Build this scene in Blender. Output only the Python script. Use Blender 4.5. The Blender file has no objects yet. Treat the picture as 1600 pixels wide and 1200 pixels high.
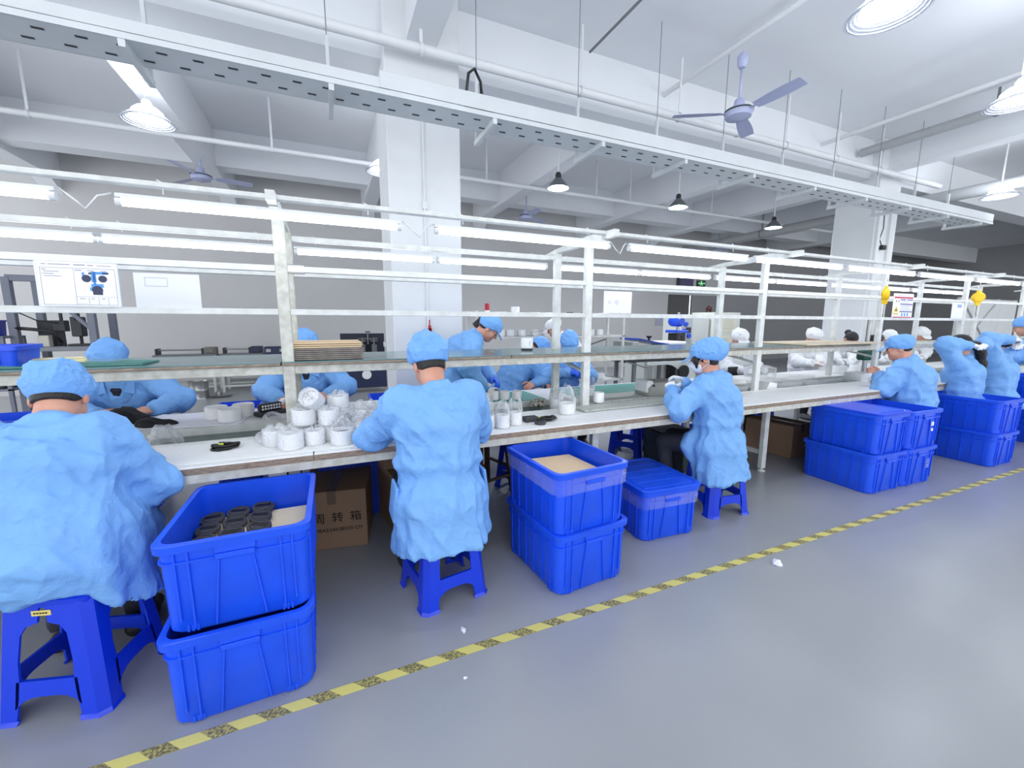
import bpy, bmesh, math, random
import numpy as np
from mathutils import Vector, Matrix, Euler
random.seed(7)
S = bpy.context.scene
COL = S.collection
PI = math.pi
# ---------------------------------------------------------------- camera, world, exposure
F_PX, YAW, PIT, ROL, CAM_H = 648.0, 0.4148, 0.1486, 0.0034, 1.40
_f = Vector((math.sin(YAW)*math.cos(PIT), math.cos(YAW)*math.cos(PIT), -math.sin(PIT)))
_r0 = Vector((math.cos(YAW), -math.sin(YAW), 0)); _u0 = _r0.cross(_f)
_R = _r0*math.cos(ROL)+_u0*math.sin(ROL); _U = _u0*math.cos(ROL)-_r0*math.sin(ROL)
cd = bpy.data.cameras.new('camera'); cam = bpy.data.objects.new('camera', cd); COL.objects.link(cam)
cd.sensor_width = 36; cd.lens = F_PX/1600*36; cd.clip_end = 200; cd.clip_start = .02
cam.matrix_world = Matrix(((_R.x,_U.x,-_f.x,0),(_R.y,_U.y,-_f.y,0),(_R.z,_U.z,-_f.z,CAM_H),(0,0,0,1)))
S.camera = cam
W = bpy.data.worlds.new('world'); S.world = W; W.use_nodes = True
W.node_tree.nodes['Background'].inputs[0].default_value = (.92,.96,1,1)
W.node_tree.nodes['Background'].inputs[1].default_value = WORLD_STRENGTH = 2.1
TUBE_POWER, LAMP_POWER, DOME_POWER = 7.5, 600.0, 42.0
S.view_settings.view_transform = 'Standard'; S.view_settings.look = 'None'
S.view_settings.exposure = 0.22; S.view_settings.gamma = 1; S.view_settings.use_curve_mapping = False
S.cycles.use_denoising = True
S.cycles.max_bounces = 8; S.cycles.diffuse_bounces = 4; S.cycles.transparent_max_bounces = 16
S.cycles.sample_clamp_indirect = 6; S.cycles.caustics_reflective = False; S.cycles.caustics_refractive = False

# ---------------------------------------------------------------- materials
def lin(c):
    return tuple((v/255/12.92 if v/255 <= .04045 else ((v/255+.055)/1.055)**2.4) for v in c)
MATS = {}
def mat(name, rgb, rough=.5, metal=0., bump=0., bscale=40., mott=0., mscale=6., rgb2=None, coat=0., emis=0., alpha=1., stretch=None, spec=.5):
    if name in MATS: return MATS[name]
    m = bpy.data.materials.new(name); m.use_nodes = True; nt = m.node_tree; N = nt.nodes; L = nt.links
    b = N['Principled BSDF']; c = lin(rgb)+(1,)
    b.inputs['Base Color'].default_value = c; b.inputs['Roughness'].default_value = rough
    b.inputs['Metallic'].default_value = metal; b.inputs['Coat Weight'].default_value = coat
    b.inputs['Specular IOR Level'].default_value = spec
    tc = N.new('ShaderNodeTexCoord')
    src = tc.outputs['Object']
    if stretch:
        mp = N.new('ShaderNodeMapping'); mp.inputs['Scale'].default_value = stretch; L.new(src, mp.inputs[0]); src = mp.outputs[0]
    if mott:
        n = N.new('ShaderNodeTexNoise'); n.inputs['Scale'].default_value = mscale; n.inputs['Detail'].default_value = 5
        L.new(src, n.inputs['Vector'])
        r = N.new('ShaderNodeValToRGB'); r.color_ramp.elements[0].position = .35; r.color_ramp.elements[1].position = .65
        c2 = lin(rgb2)+(1,) if rgb2 else tuple(v*(1-mott) for v in c[:3])+(1,)
        r.color_ramp.elements[0].color = c2; r.color_ramp.elements[1].color = c
        L.new(n.outputs[0], r.inputs[0]); L.new(r.outputs[0], b.inputs['Base Color'])
    if bump:
        n = N.new('ShaderNodeTexNoise'); n.inputs['Scale'].default_value = bscale; n.inputs['Detail'].default_value = 4
        n.inputs['Distortion'].default_value = .6
        L.new(src, n.inputs['Vector']); bp = N.new('ShaderNodeBump'); bp.inputs['Strength'].default_value = bump
        bp.inputs['Distance'].default_value = .02; L.new(n.outputs[0], bp.inputs['Height']); L.new(bp.outputs[0], b.inputs['Normal'])
    if emis:
        b.inputs['Emission Color'].default_value = c; b.inputs['Emission Strength'].default_value = emis
    if alpha < 1: b.inputs['Alpha'].default_value = alpha
    MATS[name] = m; return m

# ---------------------------------------------------------------- mesh builder
class MB:
    def __init__(s): s.v = []; s.f = []; s.mi = []; s.m = Matrix.Identity(4); s.cur = 0
    def add(s, vs, fs):
        o = len(s.v); s.v += [tuple(s.m @ Vector(v)) for v in vs]; s.f += [tuple(i+o for i in f) for f in fs]
        s.mi += [s.cur]*len(fs); return s
    def box(s, x0, x1, y0, y1, z0, z1):
        return s.add([(x0,y0,z0),(x1,y0,z0),(x1,y1,z0),(x0,y1,z0),(x0,y0,z1),(x1,y0,z1),(x1,y1,z1),(x0,y1,z1)],
            [(0,3,2,1),(4,5,6,7),(0,1,5,4),(1,2,6,5),(2,3,7,6),(3,0,4,7)])
    def cbox(s, x0, x1, y0, y1, z0, z1, c=.004):
        # box with chamfered edges
        X=(x0,x1);Y=(y0,y1);Z=(z0,z1); vs=[]; idx={}
        for i in (0,1):
            for j in (0,1):
                for k in (0,1):
                    sx=(1,-1)[i]*c; sy=(1,-1)[j]*c; sz=(1,-1)[k]*c
                    idx[i,j,k,'x']=len(vs); vs.append((X[i],Y[j]+sy,Z[k]+sz))
                    idx[i,j,k,'y']=len(vs); vs.append((X[i]+sx,Y[j],Z[k]+sz))
                    idx[i,j,k,'z']=len(vs); vs.append((X[i]+sx,Y[j]+sy,Z[k]))
        fs=[]
        for i in (0,1):
            q=[idx[i,0,0,'x'],idx[i,1,0,'x'],idx[i,1,1,'x'],idx[i,0,1,'x']]; fs.append(q if i else q[::-1])
            q=[idx[0,i,0,'y'],idx[0,i,1,'y'],idx[1,i,1,'y'],idx[1,i,0,'y']]; fs.append(q if i else q[::-1])
            q=[idx[0,0,i,'z'],idx[1,0,i,'z'],idx[1,1,i,'z'],idx[0,1,i,'z']]; fs.append(q if i else q[::-1])
        for j in (0,1):
            for k in (0,1):
                fs.append([idx[0,j,k,'y'],idx[1,j,k,'y'],idx[1,j,k,'z'],idx[0,j,k,'z']])
                fs.append([idx[j,0,k,'x'],idx[j,1,k,'x'],idx[j,1,k,'z'],idx[j,0,k,'z']])
                fs.append([idx[j,k,0,'x'],idx[j,k,1,'x'],idx[j,k,1,'y'],idx[j,k,0,'y']])
        for i in (0,1):
            for j in (0,1):
                for k in (0,1): fs.append([idx[i,j,k,'x'],idx[i,j,k,'y'],idx[i,j,k,'z']])
        return s.add(vs, fs)
    def bar(s, a, b, w, h=None, up=(0,0,1)):
        # rectangular bar from a to b, w across, h along up
        a=Vector(a); b=Vector(b); d=(b-a).normalized(); up=Vector(up)
        if abs(d.dot(up))>.95: up=Vector((0,1,0))
        x=d.cross(up).normalized(); u=x.cross(d); h=h or w; vs=[]
        for p in (a,b):
            for sx,sy in ((-1,-1),(1,-1),(1,1),(-1,1)): vs.append(p+x*(sx*w/2)+u*(sy*h/2))
        return s.add(vs,[(0,1,2,3),(7,6,5,4),(0,4,5,1),(1,5,6,2),(2,6,7,3),(3,7,4,0)])
    def tube(s, pts, r, n=8, caps=True, closed=False):
        pts=[Vector(p) for p in pts]; K=len(pts); rs=r if isinstance(r,(list,tuple)) else [r]*K; vs=[]; prev=None
        for i,p in enumerate(pts):
            if closed: d=(pts[(i+1)%K]-pts[i-1])
            else: d=(pts[min(i+1,K-1)]-pts[max(i-1,0)])
            d.normalize()
            if prev is None:
                u=Vector((0,0,1)) if abs(d.z)<.9 else Vector((1,0,0)); u=(u-d*u.dot(d)).normalized()
            else: u=(prev-d*prev.dot(d)).normalized()
            prev=u; w=d.cross(u)
            for k in range(n):
                a=2*PI*k/n; vs.append(p+(u*math.cos(a)+w*math.sin(a))*rs[i])
        fs=[]
        for i in range(K if closed else K-1):
            j=(i+1)%K
            for k in range(n): fs.append((i*n+k,i*n+(k+1)%n,j*n+(k+1)%n,j*n+k))
        if caps and not closed: fs.append(tuple(range(n))[::-1]); fs.append(tuple(range((K-1)*n,K*n)))
        return s.add(vs,fs)
    def lathe(s, prof, c=(0,0,0), n=24, axis='z', cap=False):
        vs=[]; fs=[]; K=len(prof)
        for r,h in prof:
            for k in range(n):
                a=2*PI*k/n; x,y=r*math.cos(a),r*math.sin(a)
                p={'z':(x,y,h),'y':(x,-h,y),'x':(h,x,y)}[axis]
                vs.append((p[0]+c[0],p[1]+c[1],p[2]+c[2]))
        for i in range(K-1):
            for k in range(n): fs.append((i*n+k,i*n+(k+1)%n,(i+1)*n+(k+1)%n,(i+1)*n+k))
        if cap: fs.append(tuple(range(n))[::-1]); fs.append(tuple(range((K-1)*n,K*n)))
        return s.add(vs,fs)
    def prism(s, poly, a, b, axis='y'):
        # polygon in the other two axes extruded from a to b
        n=len(poly); vs=[]
        for t in (a,b):
            for u,v in poly: vs.append({'y':(u,t,v),'x':(t,u,v),'z':(u,v,t)}[axis])
        fs=[tuple(range(n)),tuple(range(2*n-1,n-1,-1))]+[(i,n+i,n+(i+1)%n,(i+1)%n) for i in range(n)]
        return s.add(vs,fs)
    def loft(s, rings, close=True, cap0=False, cap1=False):
        n=len(rings[0]); vs=[p for r in rings for p in r]; fs=[]
        for i in range(len(rings)-1):
            for k in range(n if close else n-1): fs.append((i*n+k,i*n+(k+1)%n,(i+1)*n+(k+1)%n,(i+1)*n+k))
        if cap0: fs.append(tuple(range(n))[::-1])
        if cap1: fs.append(tuple(range((len(rings)-1)*n,len(rings)*n)))
        return s.add(vs,fs)
    def build(s, name, m, parent=None, smooth=False, loc=None, fix=True):
        me=bpy.data.meshes.new(name); me.from_pydata(s.v,[],s.f)
        ms = m if isinstance(m,(list,tuple)) else [m]
        for q in ms: me.materials.append(q)
        if len(ms)>1: me.polygons.foreach_set('material_index', s.mi)
        if fix:
            b=bmesh.new(); b.from_mesh(me); bmesh.ops.recalc_face_normals(b, faces=b.faces); b.to_mesh(me); b.free()
        if smooth:
            me.polygons.foreach_set('use_smooth',[True]*len(me.polygons))
            if smooth!=True: me.set_sharp_from_angle(angle=math.radians(smooth))
        o=bpy.data.objects.new(name,me); COL.objects.link(o)
        if parent: o.parent=parent
        if loc: o.location=loc
        return o
def rrect(x0,x1,y0,y1,z,r,n=4):
    pts=[]
    for cx,cy,a0 in ((x1-r,y1-r,0),(x0+r,y1-r,90),(x0+r,y0+r,180),(x1-r,y0+r,270)):
        for k in range(n+1):
            a=math.radians(a0+90*k/n); pts.append((cx+r*math.cos(a),cy+r*math.sin(a),z))
    return pts
def tag(o,label=None,cat=None,group=None,kind=None):
    if label: o['label']=label
    if cat: o['category']=cat
    if group: o['group']=group
    if kind: o['kind']=kind
    return o
def thing(name,label,cat,loc=(0,0,0),rz=0,group=None):
    o=bpy.data.objects.new(name,None); COL.objects.link(o); o.location=loc; o.rotation_euler=(0,0,rz); o.empty_display_size=.1
    return tag(o,label,cat,group)
KIDS={}
def kids(o): return [c for c in bpy.data.objects if c.parent is o]
def copy_tree(o,loc,rz=None,label=None,group=None,parent=None,tree=None):
    tree = tree or [(c,[(g,[]) for g in kids(c)]) for c in kids(o)]
    r=o.copy(); COL.objects.link(r)
    if loc is not None: r.location=loc
    if rz is not None: r.rotation_euler=(0,0,rz)
    if label: r['label']=label
    if group: r['group']=group
    if parent: r.parent=parent
    for c,gs in tree:
        d=c.copy(); COL.objects.link(d); d.parent=r
        for g,_ in gs:
            e=g.copy(); COL.objects.link(e); e.parent=d
    return r
ORD=['first','second','third','fourth','fifth','sixth','seventh','eighth','ninth','tenth','eleventh','twelfth','thirteenth','fourteenth','fifteenth','sixteenth']
def struct(o): o['kind']='structure'; return o
# ---------------------------------------------------------------- palette
M_wall=mat('wall_paint',(206,205,205),.75,mott=.06,mscale=.7,bump=.05,bscale=30)
M_wall_dark=mat('dark_wall_paint',(168,168,170),.75,mott=.06,mscale=.7)
M_ceil=mat('ceiling_paint',(232,234,238),.8,mott=.05,mscale=.5)
M_white=mat('white_paint',(226,228,230),.5,mott=.04,mscale=3)
M_frame=mat('white_frame_steel',(224,226,224),.45,mott=.16,mscale=14,rgb2=(208,210,206))
M_frame_old=mat('worn_cream_steel',(212,212,203),.5,mott=.3,mscale=22,rgb2=(186,185,174))
M_ply=mat('plywood_edge',(164,144,126),.7,mott=.5,mscale=30,rgb2=(118,106,96),stretch=(1,1,6))
M_top=mat('white_board',(232,233,233),.45,mott=.05,mscale=5)
M_glass_shelf=mat('grey_green_shelf_board',(98,130,132),.16,mott=.12,mscale=4)
M_belt=mat('dark_green_belt',(44,80,78),.12,mott=.25,mscale=5)
M_teal=mat('teal_rubber_mat',(38,150,138),.5,mott=.1,mscale=5)
M_terr=mat('terrazzo_board',(196,198,192),.5,mott=.4,mscale=70,rgb2=(158,162,156))
M_grey=mat('grey_paint',(120,124,128),.5)
M_dark=mat('dark_metal',(42,44,50),.5)
M_black=mat('black_plastic',(26,26,30),.4)
M_soft_black=mat('black_foam',(64,64,68),.8,bump=.2,bscale=120)
M_steel=mat('bare_steel',(170,170,168),.3,.9)
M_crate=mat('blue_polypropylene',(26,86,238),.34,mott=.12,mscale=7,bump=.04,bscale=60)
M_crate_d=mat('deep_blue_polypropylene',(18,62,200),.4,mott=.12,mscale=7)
M_stool=mat('royal_blue_stool_plastic',(12,58,214),.3,bump=.03,bscale=90)
M_coat=mat('light_blue_coat_cloth',(122,176,236),.62,bump=.45,bscale=22,mott=.06,mscale=9)
def creases(m,scale,strength):
    # sharp cloth creases: ridged noise bump stacked on the material's fine bump
    nt=m.node_tree; N=nt.nodes; L=nt.links; b=N['Principled BSDF']; tc=N.new('ShaderNodeTexCoord'); mp=N.new('ShaderNodeMapping'); mp.inputs['Scale'].default_value=(1,1,.45); mp.inputs['Rotation'].default_value=(.3,.35,0)
    n=N.new('ShaderNodeTexNoise'); n.noise_type='RIDGED_MULTIFRACTAL'; n.inputs['Scale'].default_value=scale; n.inputs['Detail'].default_value=1.5; n.inputs['Distortion'].default_value=.5
    L.new(tc.outputs['Object'],mp.inputs[0]); L.new(mp.outputs[0],n.inputs['Vector']); bp=N.new('ShaderNodeBump'); bp.inputs['Strength'].default_value=strength; bp.inputs['Distance'].default_value=.012
    L.new(n.outputs[0],bp.inputs['Height'])
    if b.inputs['Normal'].links: L.new(b.inputs['Normal'].links[0].from_socket,bp.inputs['Normal'])
    L.new(bp.outputs[0],b.inputs['Normal'])
creases(M_coat,7,1.0)
M_coat_w=mat('white_coat_cloth',(232,234,236),.7,bump=.35,bscale=26)
M_cap=mat('light_blue_cap_cloth',(118,173,236),.62,bump=.45,bscale=40)
M_cap_w=mat('white_cap_cloth',(234,235,236),.7,bump=.4,bscale=45)
creases(M_coat_w,7,.4); creases(M_cap,15,.5); creases(M_cap_w,15,.4)
M_skin=mat('skin',(214,160,136),.5,mott=.1,mscale=14,rgb2=(200,138,116))
M_hair=mat('black_hair',(20,18,20),.45,bump=.5,bscale=160,stretch=(1,1,.15))
M_trouser=mat('dark_trouser_cloth',(30,33,46),.8,bump=.2,bscale=40)
M_shoe=mat('dark_shoe',(26,26,30),.5)
M_shoe_w=mat('white_shoe',(225,225,222),.5)
M_glove_w=mat('white_glove_knit',(236,238,240),.7,bump=.2,bscale=120)
M_glove_b=mat('blue_nitrile_glove',(28,96,228),.4)
M_mask=mat('pale_mask',(226,232,240),.7)
M_cup=mat('white_glossy_housing',(236,237,238),.3)
M_cup_in=mat('grey_inner_part',(92,94,100),.45)
M_card=mat('brown_cardboard',(150,122,98),.8,mott=.1,mscale=5)
M_card_l=mat('pale_cardboard',(226,198,160),.8,mott=.06,mscale=3)
M_card_s=mat('cream_cardboard',(230,214,178),.8,mott=.06,mscale=8)
M_ink=mat('black_ink',(24,20,18),.8)
M_paper=mat('white_paper',(238,238,248),.6)
M_green=mat('dark_green_machine_paint',(22,84,66),.4)
M_navy=mat('navy_machine_paint',(34,42,74),.45)
M_cream=mat('pale_grey_machine_paint',(206,210,206),.45)
M_blue_m=mat('bright_blue_machine_paint',(24,76,206),.4)
M_red=mat('red_plastic',(178,26,52),.4)
M_yellow=mat('yellow_plastic',(246,200,20),.4)
M_lamp_rim=mat('lamp_reflector',(210,214,222),.25,.3)
def emission(name,rgb,st):
    m=bpy.data.materials.new(name); m.use_nodes=True; b=m.node_tree.nodes['Principled BSDF']
    b.inputs['Base Color'].default_value=(.8,.8,.8,1); b.inputs['Emission Color'].default_value=lin(rgb)+(1,)
    b.inputs['Emission Strength'].default_value=st; MATS[name]=m; return m
M_tube=emission('lit_fluorescent_tube',(238,244,255),TUBE_POWER)
M_bulb=emission('lit_led_lamp',(240,246,255),LAMP_POWER)
M_dome=emission('lit_led_dome',(240,246,255),DOME_POWER)
M_exit=emission('lit_exit_sign',(40,190,90),1.0)
def plastic_film(name,whiteness,face=.75):
    m=bpy.data.materials.new(name); m.use_nodes=True; nt=m.node_tree; N=nt.nodes; L=nt.links; N.clear()
    o=N.new('ShaderNodeOutputMaterial'); t=N.new('ShaderNodeBsdfTransparent'); g=N.new('ShaderNodeBsdfPrincipled')
    g.inputs['Base Color'].default_value=(.86,.88,.92,1); g.inputs['Roughness'].default_value=.15
    mx=N.new('ShaderNodeMixShader'); lw=N.new('ShaderNodeLayerWeight'); lw.inputs['Blend'].default_value=.35
    n=N.new('ShaderNodeTexNoise'); n.inputs['Scale'].default_value=55; n.inputs['Detail'].default_value=3; n.inputs['Distortion'].default_value=1.5
    tc=N.new('ShaderNodeTexCoord'); L.new(tc.outputs['Object'],n.inputs['Vector'])
    bp=N.new('ShaderNodeBump'); bp.inputs['Strength'].default_value=.5; bp.inputs['Distance'].default_value=.01; L.new(n.outputs[0],bp.inputs['Height'])
    L.new(bp.outputs[0],g.inputs['Normal']); L.new(bp.outputs[0],lw.inputs['Normal'])
    ma=N.new('ShaderNodeMath'); ma.operation='MULTIPLY_ADD'; ma.inputs[1].default_value=face; ma.inputs[2].default_value=whiteness
    L.new(lw.outputs['Facing'],ma.inputs[0]); L.new(ma.outputs[0],mx.inputs[0]); L.new(t.outputs[0],mx.inputs[1]); L.new(g.outputs[0],mx.inputs[2]); L.new(mx.outputs[0],o.inputs[0])
    return m
M_film=plastic_film('clear_plastic_film',.03,.4)
M_bag=plastic_film('crinkled_plastic_bag',.12,.7)
# floor paint: cool grey epoxy, worn, softly glossy
M_floor=mat('grey_epoxy_floor',(164,166,169),.28,mott=.08,mscale=.7,rgb2=(146,149,153),spec=.6,bump=.05,bscale=3.5)
def _floor():
    nt=M_floor.node_tree; N=nt.nodes; L=nt.links; b=N['Principled BSDF']
    n=N.new('ShaderNodeTexNoise'); n.inputs['Scale'].default_value=1.3; n.inputs['Detail'].default_value=1.5; tc=N.new('ShaderNodeTexCoord'); L.new(tc.outputs['Object'],n.inputs['Vector'])
    r=N.new('ShaderNodeMapRange'); r.inputs['From Min'].default_value=.3; r.inputs['From Max'].default_value=.7; r.inputs['To Min'].default_value=.24; r.inputs['To Max'].default_value=.42
    for nd in N:
        if nd.type=='VALTORGB': nd.color_ramp.interpolation='EASE'; nd.color_ramp.elements[0].position=.15; nd.color_ramp.elements[1].position=.85
        if nd.type=='TEX_NOISE': nd.inputs['Detail'].default_value=3
_floor()
# hazard tape: slanted yellow and scuffed black
def _tape():
    m=bpy.data.materials.new('yellow_black_floor_tape'); m.use_nodes=True; nt=m.node_tree; N=nt.nodes; L=nt.links; b=N['Principled BSDF']
    tc=N.new('ShaderNodeTexCoord'); sp=N.new('ShaderNodeSeparateXYZ'); L.new(tc.outputs['Object'],sp.inputs[0])
    a=N.new('ShaderNodeMath'); a.operation='MULTIPLY_ADD'; L.new(sp.outputs['Y'],a.inputs[0]); a.inputs[1].default_value=1.0; L.new(sp.outputs['X'],a.inputs[2])
    d=N.new('ShaderNodeMath'); d.operation='DIVIDE'; L.new(a.outputs[0],d.inputs[0]); d.inputs[1].default_value=.165
    fr=N.new('ShaderNodeMath'); fr.operation='FRACT'; L.new(d.outputs[0],fr.inputs[0])
    gt=N.new('ShaderNodeMath'); gt.operation='GREATER_THAN'; L.new(fr.outputs[0],gt.inputs[0]); gt.inputs[1].default_value=.52
    n=N.new('ShaderNodeTexNoise'); n.inputs['Scale'].default_value=110; n.inputs['Detail'].default_value=3; L.new(tc.outputs['Object'],n.inputs['Vector'])
    r=N.new('ShaderNodeValToRGB'); r.color_ramp.elements[0].position=.42; r.color_ramp.elements[1].position=.62
    r.color_ramp.elements[0].color=lin((104,100,72))+(1,); r.color_ramp.elements[1].color=lin((190,178,104))+(1,); L.new(n.outputs[0],r.inputs[0])
    mx=N.new('ShaderNodeMix'); mx.data_type='RGBA'; L.new(gt.outputs[0],mx.inputs['Factor']); mx.inputs[6].default_value=lin((216,206,116))+(1,); L.new(r.outputs[0],mx.inputs[7])
    L.new(mx.outputs[2],b.inputs['Base Color']); b.inputs['Roughness'].default_value=.5; return m
M_tape=_tape()

# ---------------------------------------------------------------- room shell
def st(name,mb,m,label,cat,smooth=False): return struct(tag(mb.build(name,m,smooth=smooth),label,cat))
st('floor',MB().box(-8,26,-4.5,10.9,-.1,0),M_floor,'worn grey epoxy floor across the whole workshop','floor')
wb=thing('wall_back','plain light grey rear wall behind the workers and machines','wall'); struct(wb)
MB().box(-8,10.35,10.72,10.9,0,4.6).build('wall_section',M_wall,wb)
MB().box(10.35,12.95,10.72,10.9,2.32,4.6).build('lintel_section',M_wall,wb)
MB().box(12.95,26,10.72,10.9,0,4.6).build('dark_wall_section',M_wall_dark,wb)
M_door=mat('door_grey',(92,92,92),.6); M_door2=mat('door_leaf_grey',(150,152,152),.6)
dr=thing('door_1','dark grey doorway under the green exit sign in the rear wall','door'); struct(dr)
MB().box(10.35,11.45,10.86,10.9,0,2.32).build('recess_panel',M_door,dr)
MB().box(11.45,12.95,10.76,10.82,0,2.32).build('door_leaf',M_door2,dr)
h=MB(); h.tube([(11.6,10.76,1.05),(11.6,10.7,1.05),(11.75,10.7,1.05)],.012); h.build('door_handle',M_steel,dr)
st('wall_right',MB().box(26,26.2,-4.5,10.9,0,4.6),M_wall_dark,'dark grey end wall at the far right','wall')
st('ceiling',MB().box(-8,26.2,-4.5,10.9,4.6,4.8),M_ceil,'pale painted concrete ceiling slab','ceiling')
b=MB(); b.box(-8,26,4.66,5.06,3.96,4.62); st('ceiling_beam',b,M_ceil,'painted beam running along the row of columns','beam')
b=MB(); b.box(-8,26,8.94,9.3,4.02,4.62); st('ceiling_beam',b,M_ceil,'painted beam under the ceiling nearest the rear wall','beam')
for i,x in enumerate((-4.45,-1.72,1.0,3.73,6.85,9.43,12.2,15.)):
    b=MB(); b.box(x-.13,x+.13,5.06,10.72,3.94,4.62); b.prism([(10.72,3.94),(10.3,3.94),(10.72,3.7)],x-.13,x+.13,'x')
    st('ceiling_beam',b,M_ceil,'%s cross beam from the left behind the column row'%ORD[i],'beam')
for x,lab in ((1.0,'painted cross beam running overhead from the near column toward the viewer'),(9.43,'painted cross beam running overhead from the far right column toward the viewer')):
    b=MB(); b.box(x-.15,x+.15,-4.5,4.66,4.1,4.62); st('ceiling_beam',b,M_ceil,lab,'beam')
c=thing('column','square white concrete column behind the middle of the bench','column'); struct(c)
MB().cbox(.63,1.377,4.5,5.19,0,4.6,.01).build('shaft',M_white,c)
t=MB(); t.tube([(.985,4.485,.0),(.985,4.485,3.4)],.013); t.box(.96,1.01,4.47,4.5,2.55,2.62); t.build('cable_conduit',M_white,c)
r=MB(); r.tube([(1.0,4.48,1.42),(1.0,4.47,1.2)],.008,6); r.cbox(.985,1.015,4.455,4.49,1.27,1.36,.004); r.cbox(.978,1.022,4.455,4.485,1.3,1.33,.003); r.build('red_pull_switch',M_red,c)
c=thing('column','square white concrete column at the far right with wall conduits','column'); struct(c)
MB().cbox(9.08,9.77,4.5,5.19,0,4.6,.01).build('shaft',M_white,c)
t=MB(); t.box(9.1,9.19,4.45,4.5,0,3.6); t.box(9.5,9.56,4.46,4.5,0,3.6); t.build('conduit',M_white,c)
s=MB(); s.cbox(9.26,9.38,4.42,4.48,2.72,2.8,.01); s.tube([(9.28,4.46,2.8),(9.22,4.47,2.9),(9.3,4.47,3.1),(9.27,4.47,3.4)],.008,6); s.build('black_sensor_box',M_black,c)

# ---------------------------------------------------------------- ceiling services
M_tray=mat('tray_paint',(206,210,213),.5,mott=.05,mscale=4)
tr=thing('cable_tray','long white perforated cable tray hung under the ceiling','cable tray',(0,3.6,3.06))
a=MB(); a.box(-4,10.4,-.15,.15,0,.008); a.box(-4,10.4,-.155,-.148,0,.035); a.box(-4,10.4,.148,.155,0,.12); a.build('tray_floor',M_tray,tr)
a=MB(); a.cbox(-4,.52,-.145,-.135,.045,.115,.002); a.cbox(.45,10.4,-.15,-.137,.045,.16,.002); a.build('tray_side',M_tray,tr)
a=MB(); x=-3.9
while x<10.3:
    for yy,dx in ((-.07,0),(.06,.09)): a.box(x+dx-.028,x+dx+.028,yy-.008,yy+.008,-.004,.002)
    x+=.19
tag(a.build('slot',M_dark,tr),kind='stuff')
XS=(-2.3,-1.03,.118,1.36,2.44,3.47,4.5,5.6,6.7,7.8,8.9,10.0)
for x in XS:
    q=MB(); q.bar((x,-.15,-.02),(x,.34,-.02),.035,.045); q.box(x-.012,x+.012,.3,.33,-.02,.56); q.build('bracket',M_tray,tr); q=MB(); q.tube([(x,.315,.56),(x,.315,1.535)],.004,6); q.build('hanger_rod',M_grey,tr)
a=MB(); a.tube([(1.12,-.1,.1),(1.14,-.13,.3),(1.2,-.1,.36),(1.27,-.05,.3),(1.3,-.02,.12)],.012,6); a.lathe([(.001,.22),(.1,.2),(.13,.14),(.13,.1)],(1.28,.02,0),14); a.build('black_cable_coil',M_black,tr,smooth=True)
def pipe_run(name,label,axis,c,z,a0,a1,r,hangs,m=M_white,cat='pipe'):
    t=thing(name,label,cat); q=MB()
    P=(lambda v,zz:(v,c,zz)) if axis=='x' else (lambda v,zz:(c,v,zz))
    q.tube([P(a0,z),P(a1,z)],r,12); q.build('pipe_run',m,t,smooth=40)
    for hx in hangs:
        q=MB(); q.box(*( (hx-.014,hx+.014,c-.005,c+.005) if axis=='x' else (c-.005,c+.005,hx-.014,hx+.014)),z,4.6)
        q.lathe([(r+.008,-.018),(r+.008,.018)],P(hx,z),12,axis); q.build('hanger',M_white if m is M_white else M_grey,t)
    return t
pipe_run('sprinkler_pipe','white pipe slung under the ceiling in front of the beam','x',4.3,3.93,-3,10.6,.045,(-1.2,.95,2.72,4.16,5.2,6.2,7.41,8.6))
pipe_run('sprinkler_pipe','thinner pale pipe crossing the rear bay behind the column','x',7.4,3.89,-8,14,.035,(-3.2,-.6,1.9,2.75,4.14,5.1,5.95,8.3,10.5))
pipe_run('conduit_pipe','slim ceiling conduit carrying the big fan','y',4.22,4.36,-3,4.66,.03,(0,2.2))
pipe_run('conduit_pipe','slim ceiling conduit right of the big fan','y',7.6,4.3,-3,4.66,.03,(0,2.4))
pipe_run('conduit_pipe','thin rod running along the ceiling left of the big fan','y',2.82,4.35,-1,4.3,.014,(1.0,),M_grey)
pipe_run('insulated_pipe','thick lagged pipe under the ceiling at the far right','y',10.9,3.78,1.0,10.7,.11,(2.5,5.6,8),mat('lagging',(176,178,180),.7,bump=.3,bscale=20))
pipe_run('insulated_pipe','second lagged pipe higher up at the far right corner','y',8.6,4.3,-2,4.6,.07,(0,3),mat('lagging',(176,178,180)))
q=MB(); q.cbox(10.2,14,2.6,2.75,3.35,3.45,.01)
tag(q.build('cable_duct',M_ceil),'pale cable duct end near the far right column','duct')
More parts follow.
